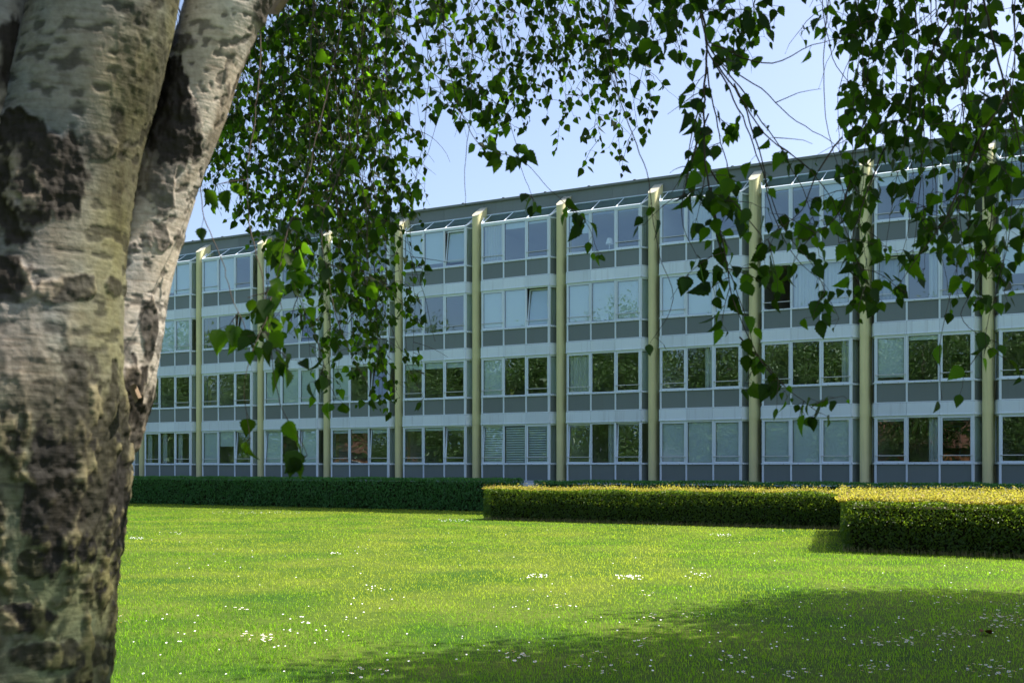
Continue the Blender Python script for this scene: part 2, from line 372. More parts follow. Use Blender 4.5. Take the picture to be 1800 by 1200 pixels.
for (k_, n_, i_) in ((4, 3, 2), (5, 2, 2), (9, 2, 0), (6, 0, 0), (6, 0, 2), (5, 0, 0), (4, 0, 2), (3, 0, 2), (2, 0, 0), (2, 0, 2), (1, 0, 2), (1, 2, 2), (2, 2, 2), (3, 1, 2)): setw(k_, n_, i_, tilt=True)
setw(8, 2, 0, casement=True); setw(8, 2, 1, curt='F'); setw(8, 2, 2, curt='F'); setw(9, 2, 0, curt='F'); setw(9, 2, 1, curt='R'); setw(1, 2, 2, curt='F')
setw(0, 0, 0, curt='L'); setw(0, 0, 1, curt='L'); setw(0, 0, 2, curt='L'); setw(3, 0, 0, curt='L'); setw(9, 0, 1, curt='R'); setw(5, 1, 0, blind=.98); setw(5, 3, 0, curt='F'); setw(6, 1, 0, curt='F')
setw(8, 1, 2, curt='R'); setw(6, 0, 1, curt='R'); setw(7, 1, 1, curt='R'); setw(3, 2, 1, curt='L'); setw(2, 2, 0, curt='L')
retcfg = {(0, 0): 'N', (4, 0): 'N', (4, 1): 'B', (5, 1): 'B', (4, 2): 'B', (6, 1): 'B', (9, 0): 'B', (3, 0): 'N', (1, 2): 'B', (5, 3): 'N', (7, 1): 'N'}

dB = (np.array(B)-np.array(A))/RL; angL = math.atan2(-dB[1], dB[0])
dE = (np.array(E_)-np.array(C))/RL; angR = math.atan2(-dE[1], dE[0])
def off(P, d_, a, o):                                       # point at distance a along, pushed out by o
    nn = np.array([-d_[1], d_[0]]); t = np.array(P)+d_*a+nn*o; return t
for kk in range(KA, KB):
    x0 = kk*D
    for ns in range(4):
        z0 = Z0[ns]
        for m_ in me_panel: inst('panel', m_, bld, (x0, 0, z0))
        if ns < 3:
            for m_ in me_band: inst('band_panel', m_, bld, (x0, 0, z0))
        for m_ in me_mull: inst('mullion', m_, bld, (x0, 0, z0))
        for m_ in me_sill: inst('sill', m_, bld, (x0, 0, z0))
        for m_ in me_rail0: inst('bottom_rail', m_, bld, (x0, 0, z0))
        for m_ in me_head: inst('head_rail', m_, bld, (x0, 0, z0))
        for i in range(3):
            c = cfg.get((kk, ns, i), {}); ty = 'fix' if i == 1 else 'open'
            lx = x0+r+q+i*pitch+.036; rot = (0, 0, 0); ly = -pj+.004
            if c.get('tilt'): rot = (math.radians(-4.2 if ns == 0 else -8), 0, 0)
            if c.get('casement'): rot = (0, 0, math.radians(80)); lx += .01; ly += .02
            wi = inst('window', me_sash[ty], bld, (lx, ly, z0+.717), rot)
            inst('pane', me_pane[ty], wi)
            if c.get('blind'): inst('blind', get_blind(SW, c['blind']), wi)
            if c.get('zebra'): inst('blind', me_zebra, wi)
            if c.get('curt') and not c.get('blind'): inst('curtain', me_curt[c['curt']], wi)
            if i != 1: inst('safety_rail', me_rail, bld, (lx, -pj+.004, z0+.717))
        for (P, d_, ang, a) in ((A, dB, angL, .035), (C, dE, angR, .060)):
            t = off(P, d_, a, -.004)
            wi = inst('return_window', me_rs, bld, (x0+t[0], -t[1], z0+.717), (0, 0, ang))
            inst('pane', me_rp, wi)
            rc = retcfg.get((kk, ns), 'BN-N'[(kk*5+ns*3) % 4])
            if P is C and rc == 'B': inst('blind', get_blind(RW, 1.0), wi)
            if P is C and rc == 'N': inst('curtain', me_curt['N'], wi)
# base band under the ground floor, floor slabs, partitions, back walls, plinth
k = MB()
for (P, Q, a, b) in ((B, C, -.02, FL+.02), (A, B, 0, RL-.004), (C, E_, .004, RL)): k.seg(P, Q, a, b, .72, 1.135, -.08, .03)
me_base = k.mesh('base_band', M['band'], bevel=.004)
def inset(pts, o): return pts
slab = [(r, 5.5), (r, .10), (r+q+.03, -pj+.13), (D-r-q-.03, -pj+.13), (D-r, .10), (D-r, 5.5)]
k = MB(); k.prism(slab, -.20, -.02); me_slab = k.mesh('floor_slab', M['interior'])
k = MB(); k.prism(slab, -.019, -.004); me_fl = k.mesh('floor_covering', M['floor'])
me_fac = []
for j in range(2):
    k = MB(); k.box(j*D/2+.004, (j+1)*D/2-.004, .25, .31, 11.90, 12.985); me_fac.append(k.mesh('fascia_panel', M['fascia'], bevel=.003))
k = MB(); k.box(-.006, .006, .275, .30, 11.9, 12.98); me_seam = k.mesh('fascia_joint', M['gasket'])
k = MB(); k.box(-.05, .05, .16, .26, 13.085, 13.125); me_clip = k.mesh('roof_clip', M['roof'], bevel=.01)
for kk in range(KA, KB):
    x0 = kk*D
    inst('base_band', me_base, bld, (x0, 0, 0))
    for ns in range(4):
        s_ = inst('floor_slab', me_slab, bld, (x0, 0, Z0[ns])); inst('floor_covering', me_fl, s_)
    for m_ in me_fac: inst('fascia_panel', m_, bld, (x0, 0, 0))
    for j in range(2):
        inst('fascia_joint', me_seam, bld, (x0+j*D/2, 0, 0))
    for j in range(2): inst('roof_clip', me_clip, bld, (x0+D*(.25+.5*j), 0, 0))
XA, XB = KA*D, KB*D
k = MB(); k.box(XA-.3, XB+.3, .15, .31, 12.99, 13.09); k.build('roof_edge', M['fascia'], bld, bevel=.01)
k = MB(); k.box(XA, XB, .32, 11, 12.70, 12.95); k.build('roof', M['roof'], bld)
k = MB(); k.box(XA, XB, .315, 5.5, 11.92, 12.60); k.build('ceiling', M['interior'], bld)
k = MB(); k.box(XA, XB, 5.5, 5.7, 1.0, 12.6); k.build('back_wall', M['interior'], bld)
k = MB(); k.box(XA, XB, 10.8, 11.0, .0, 12.7); k.build('rear_facade', M['band'], bld)
k = MB(); k.box(XA, XB, .02, 5.5, .0, .95); k.build('plinth', M['concrete'], bld)
k = MB(); k.box(-.075, .075, .06, 5.5, .96, 12.6); me_part = k.mesh('partition_wall', M['interior'])
for kk in range(KA+1, KB): inst('partition_wall', me_part, bld, (kk*D, 0, 0))
k = MB(); k.box(-.15, .15, .06, 11, 0, 12.9); me_end = k.mesh('end_wall', M['band'])
for x_ in (XA, XB): inst('end_wall', me_end, bld, (x_, 0, 0))
# doors and door frames inside the flats, seen through the clear panes
k = MB(); k.box(0, .08, 5.44, 5.5, 0, 2.1); k.box(.86, .94, 5.44, 5.5, 0, 2.1); k.box(0, .94, 5.44, 5.5, 2.1, 2.18)
me_idoor = k.mesh('inner_door_frame', M['white'])
k = MB(); k.box(.08, .86, 5.46, 5.5, .01, 2.1); me_ileaf = k.mesh('door_leaf', M['floor'])
for (kk, ns) in ((6, 0), (7, 1), (5, 3), (6, 3), (8, 1), (9, 0), (3, 0), (4, 0), (9, 1), (7, 3)):
    o = inst('inner_door_frame', me_idoor, bld, (kk*D+1.2+.5*((kk*7+ns) % 3), -.004, Z0[ns])); inst('door_leaf', me_ileaf, o)

# columns with storey joints and sloping heads
def colprofile(rad):
    pts = [(rad, .30), (rad, -.33)]
    for i in range(1, 12): a = math.pi*i/12; pts.append((rad*math.cos(a), -.33-rad*math.sin(a)))
    pts += [(-rad, -.33), (-rad, .30)]; return pts
k = MB()
zs = [0.0]+[Z0[i]+2.335 for i in range(3)]
for i, za in enumerate(zs):
    pr = colprofile(r)
    if i < 3: k.prism(pr, za+(.006 if i else 0), zs[i+1]-.006)
    else:
        top = [12.30+.52*(y+.5)/.8 for (x, y) in pr]; k.prism(pr, za+.006, top)
for za in zs[1:]: k.prism(colprofile(r-.012), za-.008, za+.008)
me_col = k.mesh('column', M['column'])
k = MB(); pr = colprofile(r+.012); top = [12.302+.52*(y+.5)/.8 for (x, y) in pr]; k.prism(pr, top, [t+.03 for t in top]); me_cap = k.mesh('cap', M['cap'])
for kk in range(KA, KB+1):
    o = inst('column', me_col, bld, (kk*D, 0, 0)); inst('cap', me_cap, o)

# sloping glass roofs over the top bays
ze, zr = 11.93, 12.46
plan = [A, B, (r+q+pitch, pj), (r+q+2*pitch, pj), C, E_]
ridge = [(r, -.24), (r+q, -.24), (r+q+pitch, -.24), (r+q+2*pitch, -.24), (D-r-q, -.24), (D-r, -.24)]
def zed(pt): return ze+(zr-ze)*max(0, (pj-pt[1]))/(pj+.24)
k = MB()
ev = [(p_[0], -p_[1], zed(p_) if p_ in (A, E_) else ze) for p_ in plan]; rd = [(p_[0], -p_[1], zr) for p_ in ridge]
for i in range(5): k.bar(ev[i], ev[i+1], .04, 4); k.bar(rd[i], rd[i+1], .03, 4)
for i in (1, 2, 3, 4): k.bar(ev[i], rd[i], .020, 4)
# eave fascia of the bay
for (P, Q, a, b) in ((B, C, -.01, FL+.01),): k.seg(P, Q, a, b, 11.84, 11.93, -.07, .02)
me_gr = k.mesh('glass_roof', M['white'])
me_gp = []
for i in range(5):
    k = MB(); a, b, c_, d_ = [Vector(v) for v in (ev[i], ev[i+1], rd[i+1], rd[i])]; up = Vector((0, 0, .008))
    k.poly([a, b, c_, d_, a+up, b+up, c_+up, d_+up], [(0, 1, 2, 3), (4, 5, 6, 7), (0, 1, 5, 4), (1, 2, 6, 5), (2, 3, 7, 6), (3, 0, 4, 7)])
    me_gp.append(k.mesh('pane', M['roofglass']))
for (P, Q) in ((A, B), (C, E_)):                           # side cheeks between window head and sloping eave
    pass
for kk in range(KA, KB):
    o = inst('glass_roof', me_gr, bld, (kk*D, 0, 0))
    for m_ in me_gp: inst('pane', m_, o)

# ------------------------------------------------------------------ things on the window sills
def at_unit(kk, ns, uu, wv, z):
    t = W(kk*D+uu, wv); return (t[0], t[1], Z0[ns]+z)
lamp = tag(empty('table_lamp', at_unit(6, 3, r+q+pitch*1.62, pj-.30, .72), RZ), 'small white table lamp in a top-floor window', 'lamp')
k = MB(); k.bar((0, 0, 0), (0, 0, .03), .09, 16); k.bar((0, 0, .03), (0, 0, .30), .022, 10); k.build('base', M['shade'], lamp)
k = MB(); k.bar((0, 0, .28), (0, 0, .52), .16, 20, r2=.09); k.build('lamp_shade', M['shade'], lamp)
k = MB(); k.box(-.55, .35, -.16, .22, -.04, -.002)
tag(k.build('window_shelf', M['white'], None, at_unit(6, 3, r+q+pitch*1.62, pj-.30, .72), (0, 0, RZ)), 'white window shelf under the small table lamp', 'shelf')
for (uu, lab) in ((.35, 'pale ornament on a first-floor sill beneath striped leaf reflections'), (1.4, 'yellow flower pot on a first-floor sill, middle window')):
    po = tag(empty('flower_pot', at_unit(5, 1, r+q+uu, pj-.16, .717), RZ), lab, 'flower pot')
    k = MB(); k.bar((0, 0, 0), (0, 0, .14), .06, 14, r2=.085); k.build('pot', M['pot'], po)
    Vv = []; Tt = []
    for j in range(60):
        c = np.array([0, 0, .24])+rng.normal(0, 1, 3)*[.07, .05, .06]; a_, b_ = rng.normal(0, .03, 3), rng.normal(0, .03, 3)
        i0 = len(Vv); Vv += [c, c+a_, c+a_+b_, c+b_]; Tt.append((i0, i0+1, i0+2, i0+3))
    inst('flowers', np_mesh('flowers', Vv, quads=Tt, mats=[M['shoot']], rnd=rng.random(len(Vv))), po)

# ------------------------------------------------------------------ hedges
def leafquads(Pc, N, size, aspect, up=.3, seed=1, long=1.0, jitter=.8):
    """folded leaf quads (2 tris along the midrib) at points Pc with rough outward normals N"""
    g_ = np.random.default_rng(seed); m_ = len(Pc)
    nn = N+g_.normal(0, jitter, (m_, 3)); nn[:, 2] += up; nn /= np.linalg.norm(nn, axis=1)[:, None]
    a = g_.normal(0, 1, (m_, 3)); a[:, 2] += long; a -= nn*(a*nn).sum(1)[:, None]; a /= np.linalg.norm(a, axis=1)[:, None]+1e-9
    b = np.cross(nn, a); L = size*g_.uniform(.65, 1.25, m_)[:, None]; w_ = L*aspect
    fold = nn*L*.12
    V = np.stack([Pc-a*L*.5, Pc+b*w_*.5+fold+a*L*.02, Pc+a*L*.5, Pc-b*w_*.5+fold+a*L*.02], 1).reshape(-1, 3)
    i0 = np.arange(m_)*4; T = np.concatenate([np.c_[i0, i0+1, i0+2], np.c_[i0, i0+2, i0+3]])
    return V, T
def inpoly(P, poly):
    x, y = P[:, 0], P[:, 1]; c = np.zeros(len(P), bool); j = len(poly)-1
    for i in range(len(poly)):
        xi, yi = poly[i]; xj, yj = poly[j]
        c ^= ((yi > y) != (yj > y)) & (x < (xj-xi)*(y-yi)/(yj-yi+1e-12)+xi); j = i
    return c
def insetpoly(P2, o):
    n_ = len(P2); ar = sum(P2[i][0]*P2[(i+1) % n_][1]-P2[(i+1) % n_][0]*P2[i][1] for i in range(n_)); sg = 1 if ar > 0 else -1; out = []
    for i in range(n_):
        a, b, c = P2[i-1], P2[i], P2[(i+1) % n_]; d1 = (b-a)/np.linalg.norm(b-a); d2 = (c-b)/np.linalg.norm(c-b)
        n1 = np.array([-d1[1], d1[0]])*sg; n2 = np.array([-d2[1], d2[0]])*sg; out.append(b+o*(n1+n2)/(1+n1@n2))
    return np.array(out)
def hedge(name, label, poly, h, nside, ntop, size, leaf, group, shoot=None, nshoot=0, narrow=.62, wav=.05, seed=1, long=.4, jitter=.8, up=.3, cen=None):
    poly = np.array(poly, float); g_ = np.random.default_rng(seed)
    cen = poly.mean(0); root = tag(empty(name, (cen[0], cen[1], 0)), label, 'hedge', group)
    P2 = poly-cen
    # twig mass inside
    k = MB(); sh = insetpoly(P2, .17); k.prism([tuple(v) for v in sh], .05, h-.14); core = k.build('twig_mass', M['hedgecore'], root)
    pts = []; nor = []
    per = [np.linalg.norm(P2[(i+1) % len(P2)]-P2[i]) for i in range(len(P2))]; tot = sum(per)
    area2 = sum(P2[i][0]*P2[(i+1) % len(P2)][1]-P2[(i+1) % len(P2)][0]*P2[i][1] for i in range(len(P2)))
    sg = 1 if area2 > 0 else -1
    for i in range(len(P2)):
        a, b = P2[i], P2[(i+1) % len(P2)]; cnt = int(nside*per[i]/tot); t = g_.random(cnt); d_ = (b-a)/per[i]; nn = np.array([d_[1], -d_[0]])*sg
        z = g_.random(cnt)**.9*h
        bul = (fbm(np.c_[t*per[i]*1.1+i*31, z*1.6, np.zeros(cnt)], 3, seed)-.5)*wav*4
        dep = -np.abs(g_.normal(0, .06, cnt))+bul*.6+.02
        rnd_ = np.clip((z-h+.12)/.12, 0, 1)*.08
        xy = a+np.outer(t, b-a)+np.outer(dep-rnd_, nn)
        pts.append(np.c_[xy, z]); nor.append(np.c_[np.tile(nn, (cnt, 1)), np.zeros(cnt)])
    bb0, bb1 = P2.min(0), P2.max(0); xy = g_.uniform(bb0, bb1, (int(ntop*1.0*(bb1-bb0).prod()/abs(area2/2)), 2)); xy = xy[inpoly(xy, P2)]
    bul = (fbm(np.c_[xy*1.2, np.zeros(len(xy))], 3, seed+5)-.5)*wav*3
    pts.append(np.c_[xy, h+bul-np.abs(g_.normal(0, .05, len(xy)))]); nor.append(np.tile([0, 0, 1.], (len(xy), 1)))
    V, T = leafquads(np.concatenate(pts), np.concatenate(nor), size, narrow, up, seed, long, jitter)
    rd_ = np.repeat(np.clip(g_.normal(.5, .28, len(V)//4), 0, 1), 4)
    tag(inst('leaves', np_mesh('leaves', V, tris=T, mats=[leaf], rnd=rd_), root), kind='stuff')
    if nshoot:
        xy = g_.uniform(bb0, bb1, (int(nshoot*(bb1-bb0).prod()/abs(area2/2)), 2)); xy = xy[inpoly(xy, P2)]
        # more along the rim
        rim = []
        for i in range(len(P2)):
            a, b = P2[i], P2[(i+1) % len(P2)]; cnt = int(nshoot*.5*per[i]/tot); t = g_.random(cnt); rim.append(a+np.outer(t, b-a)+g_.normal(0, .05, (cnt, 2)))
        xy = np.concatenate([xy]+rim)
        hgt = .01+np.abs(g_.normal(0, .06, len(xy)))*(.4+1.2*fbm(np.c_[xy*2.5, np.zeros(len(xy))], 2, seed+8))+.16*(g_.random(len(xy)) < .06)*g_.random(len(xy))
        bul = (fbm(np.c_[xy*1.2, np.zeros(len(xy))], 3, seed+5)-.5)*wav*3
        Pn = []
        for j in range(3):
            Pn.append(np.c_[xy+g_.normal(0, .018, xy.shape), h+bul+hgt*(j+.6)/3])
        Pn = np.concatenate(Pn)
        V, T = leafquads(Pn, np.tile([0, 0, .4], (len(Pn), 1)), size*.85, .6, .3, seed+9, 1.0, .8)
        tag(inst('young_shoots', np_mesh('young_shoots', V, tris=T, mats=[shoot], rnd=np.repeat(np.clip(g_.normal(.45, .3, len(V)//4), 0, 1), 4)), root), kind='stuff')
    # dry grass left by the mower along the foot
    return root
def wpoly(u0, u1, w0, w1): return [tuple(W(a, b)[:2]) for (a, b) in ((u0, w1), (u1, w1), (u1, w0), (u0, w0))]
hedge('dark_hedge', 'dark evergreen hedge along the building, left of the gap', wpoly(-9, 5.83*D, 2.1, 3.4), 1.28, 52000, 16000, .13, M['yew'], 'dark hedges along the wall', narrow=.22, seed=21, long=1.5, jitter=.9, up=.6)
hedge('dark_hedge', 'dark evergreen hedge along the building, right of the gap', wpoly(6.12*D, 12.4*D, 2.1, 3.4), 1.22, 26000, 10000, .13, M['yew'], 'dark hedges along the wall', narrow=.22, seed=22, long=1.5, jitter=.9, up=.6)
m0 = G(850, 913)[:2]; dfac = dvec
mid = [m0, m0+dfac*17, m0+dfac*17-nvec*1.2, m0-nvec*1.2]
hedge('hornbeam_hedge', 'long low clipped hedge with yellow tips across the middle of the lawn', [tuple(v) for v in mid], 1.02, 52000, 16000, .062, M['hornbeam'], 'clipped hedges on the lawn', M['shoot'], 4200, seed=31)
n0 = G(1482, 969)[:2]; back = n0*1.33
near = [n0, n0+dfac*9, n0+dfac*9-nvec*7, back]
hedge('hornbeam_hedge', 'broad clipped hedge block with orange tips at the right edge', [tuple(v) for v in near], 1.04, 46000, 42000, .062, M['hornbeam'], 'clipped hedges on the lawn', M['shoot'], 15000, seed=32)

# ------------------------------------------------------------------ grass
def blades(Pg, h, wd, seed, lean=.55):
    g_ = np.random.default_rng(seed); m_ = len(Pg)
    yaw = g_.uniform(0, 2*np.pi, m_); hv = h*g_.uniform(.55, 1.25, m_); ld = g_.uniform(0, 2*np.pi, m_); lm = np.abs(g_.normal(0, lean, m_))
    dx = np.c_[np.cos(yaw), np.sin(yaw), np.zeros(m_)]*(wd/2)[:, None]; le = np.c_[np.cos(ld)*lm, np.sin(ld)*lm, np.ones(m_)]
    base = np.c_[Pg, np.full(m_, -.002)]
    mid_ = base+le*(hv*.55)[:, None]*np.array([.55, .55, 1]); tip = base+le*hv[:, None]*np.array([1.1, 1.1, .95])
    V = np.stack([base-dx, base+dx, mid_+dx*.8, mid_-dx*.8, tip], 1).reshape(-1, 3); i0 = np.arange(m_)*5
    return V, np.c_[i0+3, i0+2, i0+4], np.c_[i0, i0+1, i0+2, i0+3]
NB = 430000
t = rng.random(NB); Za, Zb = 7.0, 56.0
Zs = (Za**.55+t*(Zb**.55-Za**.55))**(1/.55)                  # more blades close by
Xs = (rng.uniform(-.56, .56, NB))*Zs
Pg = np.c_[Xs, Zs]
cl = fbm(np.c_[Pg*1.7, np.zeros(NB)], 3, 3); keep = rng.random(NB) < .45+1.0*cl
for pl in (mid, near): keep &= ~inpoly(Pg, [tuple(v) for v in pl])
rel = (Pg-P0)@nvec; keep &= rel > 3.3
Pg = Pg[keep]; Zs = Zs[keep]; cl = cl[keep]
hh = (.024+.024*cl)*(Zs/12)**.12; ww = .0038*(Zs/9)**.75
V, T, Q = blades(Pg, hh, ww, 5)
patch = fbm(np.c_[Pg*.22, np.zeros(len(Pg))], 4, 11); patch2 = fbm(np.c_[Pg*1.3, np.ones(len(Pg))], 3, 12)
rd_ = np.clip(.42+1.9*(patch-.5)+.9*(patch2-.5)+rng.normal(0, .22, len(Pg)), 0, 1)
rd_ = np.clip(rd_+.45*sstep(12, 6, (Pg-P0)@nvec)+.3*sstep(38, 46, Zs)*patch2, 0, 1)
rd_ = np.clip(rd_-.28*sstep(19, 10, Zs), 0, 1)
# pale mower tracks
for (pa, pb) in (((870, 925), (1010, 1010)), ((1140, 925), (1135, 985)), ((1135, 985), (1010, 1060)), ((1135, 985), (1290, 1040)), ((700, 905), (640, 1100))):
    a, b_ = G(*pa)[:2], G(*pb)[:2]; ab = b_-a; tt = np.clip(((Pg-a)@ab)/(ab@ab), 0, 1); dd = np.linalg.norm(Pg-(a+np.outer(tt, ab)), axis=1)
    rd_ = np.clip(rd_+.75*np.exp(-(dd/.45)**2), 0, 1)
tag(inst('lawn_grass', np_mesh('lawn_grass', V, tris=T, quads=Q, mats=[M['grass']], rnd=np.repeat(rd_, 5))), 'short mown grass of the lawn with paler mower tracks', 'grass', kind='stuff')
# taller dry grass along the feet of the hedges
ft = []
for (a, d_, L) in ((m0, dfac, 17), (n0, dfac, 9)):
    cnt = int(L*130); tt = rng.random(cnt)*L; ft.append(a+np.outer(tt, d_)+np.outer(np.abs(rng.normal(0, .10, cnt))+.01, nvec))
ft = np.concatenate(ft); V, T, Q = blades(ft, np.full(len(ft), .13), np.full(len(ft), .008), 6, .35)
tag(inst('rough_grass', np_mesh('rough_grass', V, tris=T, quads=Q, mats=[M['drygrass']], rnd=np.repeat(rng.random(len(ft)), 5))), 'taller dry grass along the feet of the clipped hedges', 'grass', kind='stuff')

# ------------------------------------------------------------------ daisies
k = MB()
np_ = 9
for i in range(np_):
    a = 2*math.pi*i/np_; c, s_ = math.cos(a), math.sin(a); c2, s2 = math.cos(a+.30), math.sin(a+.30); c3, s3 = math.cos(a-.30), math.sin(a-.30)
    k.poly([(c*.003, s_*.003, .066), (c2*.012, s2*.012, .066), (c*.0165, s_*.0165, .064), (c3*.012, s3*.012, .066)], [(0, 1, 2, 3)], 0)
k.bar((0, 0, .064), (0, 0, .070), .0055, 7, 1, .003); k.bar((0, 0, 0), (0, 0, .065), .0012, 3, 2)
me_daisy = k.mesh('daisy', M['petal'], M['yolk'], M['stem'])
#   px ellipse (cx, cy, rx, ry), count, what the patch is
patches = [((1760, 1090, 45, 26), 60, 'white daisy in the dense shaded patch near the right edge'),
           ((1660, 1122, 60, 14), 38, 'white daisy in the shaded drift beside the brown dead leaf'),
           ((1560, 1135, 60, 8), 22, 'white daisy in the thin shaded row left of the brown dead leaf'),
           ((1750, 1185, 50, 16), 30, 'white daisy in the lower right corner of the lawn'),
           ((1530, 1182, 40, 14), 16, 'white daisy in the small dark group low on the lawn'),
           ((1380, 1192, 80, 8), 16, 'white daisy along the bottom edge in deep shade'),
           ((1050, 1175, 60, 22), 22, 'white daisy in the shade below the middle of the lawn'),
           ((920, 1165, 40, 12), 14, 'white daisy at the shade edge left of the middle'),
           ((620, 1192, 80, 8), 14, 'white daisy in shade at the bottom left of the lawn'),
           ((460, 1130, 42, 7), 22, 'white daisy in the sunlit clump near the trunk'),
           ((1120, 1135, 20, 12), 10, 'white daisy in the sunlit clump by the shade edge'),
           ((1280, 1165, 30, 10), 10, 'white daisy in the shade at centre right'),
           ((1140, 1090, 14, 6), 8, 'white daisy in the sunny clump with a brown speck'),
           ((1220, 1088, 25, 8), 10, 'white daisy in the loose sunny clump right of centre'),
           ((1140, 1049, 15, 5), 9, 'white daisy in the upper small sunny clump'),
           ((985, 1072, 18, 4), 8, 'white daisy in the sunny clump left of centre'),
           ((420, 1078, 15, 5), 6, 'white daisy in the sunny pair of tufts near the trunk'),
           ((215, 1090, 15, 20), 5, 'white daisy right beside the birch trunk'),
           ((1315, 1066, 12, 4), 6, 'white daisy at the tip of the right-hand shade'),
           ((1660, 1070, 30, 8), 9, 'white daisy at the top of the right-hand shade')]
for (cx, cy, rx, ry), cnt, lab in patches:
    for j in range(cnt):
        a = random.random()*2*math.pi; rr = random.random()**.6
        P = G(cx+rx*rr*math.cos(a), cy+ry*rr*math.sin(a)); s_ = random.uniform(.75, 1.15)
        o = inst('daisy', me_daisy, None, (P[0], P[1], 0), (random.uniform(-.35, .35), random.uniform(-.35, .35), random.random()*6))
        o.scale = (s_*1.12, s_*1.12, s_*random.uniform(.75, 1.1)); tag(o, lab, 'daisy', 'daisies: '+lab[15:])
# the far and scattered ones
V = []; T = []
def add_far(P, sz):
    i0 = len(V); c = np.array([P[0], P[1], .055]); a = np.array([sz, 0, 0]); b = np.array([0, sz, sz*.4])
    for t_ in range(6):
        ang = t_*math.pi/3; V.append(c+a*math.cos(ang)+b*math.sin(ang))
    T.extend([(i0, i0+1, i0+2), (i0, i0+2, i0+3), (i0, i0+3, i0+4), (i0, i0+4, i0+5)])
far = [(945, 1018, 18, 4, 26), (1105, 1020, 26, 4, 34), (1265, 943, 20, 2, 26), (800, 917, 30, 2, 34), (240, 949, 12, 2, 20), (450, 903, 80, 2, 40), (590, 976, 12, 2, 10), (300, 940, 20, 2, 10), (660, 1040, 20, 6, 8), (540, 1102, 10, 3, 5), (1230, 1015, 25, 6, 12)]
for (cx, cy, rx, ry, cnt) in far:
    for j in range(cnt):
        add_far(G(cx+random.uniform(-rx, rx), cy+random.uniform(-ry, ry)), random.uniform(.008, .013))
for j in range(520):
    x_ = random.uniform(200, 1800); y_ = random.uniform(1030, 1200) if random.random() < .75 else random.uniform(920, 1030)
    if random.random() < .25+.75*(vnoise(np.array([[x_*.012, y_*.03, 0]]), 4)[0] > .52): add_far(G(x_, y_), random.uniform(.007, .012))
tag(inst('scattered_daisies', np_mesh('scattered_daisies', V, tris=T, mats=[M['petal']])), 'tiny white daisies sprinkled all over the lawn', 'daisies', kind='stuff')

# dead leaves on the grass
for (px, py, sz, lab) in ((1733, 1116, .16, 'large curled brown dead leaf in the shaded grass at right'), (1150, 1091, .06, 'small brown dead leaf beside a sunny daisy clump'), (1606, 1113, .07, 'small dark dead leaf in the shade left of the large one')):
    P = G(px, py); V = []; T = []
    for i in range(9):
        t_ = i/8; wv = math.sin(math.pi*t_)**.7*.42*sz
        for j in range(5):
            s_ = (j-2)/2; V.append(((t_-.5)*sz, s_*wv, .03+.30*abs(s_)**1.6*wv+.10*sz*math.sin(t_*5)+random.uniform(0, .004)))
    Q = [(i*5+j, i*5+j+1, i*5+j+6, i*5+j+5) for i in range(8) for j in range(4)]
    tag(inst('dead_leaf', np_mesh('dead_leaf', V, quads=Q, mats=[M['deadleaf']], smooth=True), None, (P[0], P[1], 0), (0, .1, random.random()*3)), lab, 'dead leaf')

# ------------------------------------------------------------------ birch: bark
bark = bpy.data.materials.new('birch_bark'); bark.use_nodes = True
n = bark.node_tree.nodes; l = bark.node_tree.links; p = n['Principled BSDF']; p.inputs['Roughness'].default_value = .72; p.inputs['Specular IOR Level'].default_value = .25
at_ = n.new('ShaderNodeAttribute'); at_.attribute_name = 'Col'
tc = n.new('ShaderNodeTexCoord'); mp = n.new('ShaderNodeMapping'); mp.inputs['Scale'].default_value = (14, 14, 120)
l.new(tc.outputs['Object'], mp.inputs[0])
t1 = n.new('ShaderNodeTexNoise'); t1.inputs['Scale'].default_value = 1; t1.inputs['Detail'].default_value = 4; l.new(mp.outputs[0], t1.inputs[0])
t2 = n.new('ShaderNodeTexNoise'); t2.inputs['Scale'].default_value = 90; t2.inputs['Detail'].default_value = 6; l.new(tc.outputs['Object'], t2.inputs[0])
r1 = n.new('ShaderNodeValToRGB'); r1.color_ramp.elements[0].position = .28; r1.color_ramp.elements[1].position = .5
r1.color_ramp.elements[0].color = (.62, .56, .5, 1); l.new(t1.outputs[0], r1.inputs[0])
r2 = n.new('ShaderNodeValToRGB'); r2.color_ramp.elements[0].position = .32; r2.color_ramp.elements[1].position = .6
r2.color_ramp.elements[0].color = (.6, .58, .55, 1); l.new(t2.outputs[0], r2.inputs[0])
ma = n.new('ShaderNodeMix'); ma.data_type = 'RGBA'; ma.blend_type = 'MULTIPLY'; ma.inputs[0].default_value = .7
mb_ = n.new('ShaderNodeMix'); mb_.data_type = 'RGBA'; mb_.blend_type = 'MULTIPLY'; mb_.inputs[0].default_value = .6
l.new(at_.outputs['Color'], ma.inputs[6]); l.new(r1.outputs[0], ma.inputs[7]); l.new(ma.outputs[2], mb_.inputs[6]); l.new(r2.outputs[0], mb_.inputs[7])
l.new(mb_.outputs[2], p.inputs[0])
b1 = n.new('ShaderNodeBump'); b1.inputs['Strength'].default_value = .35; b1.inputs['Distance'].default_value = .004; l.new(t1.outputs[0], b1.inputs['Height'])
b2 = n.new('ShaderNodeBump'); b2.inputs['Strength'].default_value = .4; b2.inputs['Distance'].default_value = .004; l.new(t2.outputs[0], b2.inputs['Height']); l.new(b1.outputs[0], b2.inputs['Normal']); l.new(b2.outputs[0], p.inputs['Normal'])

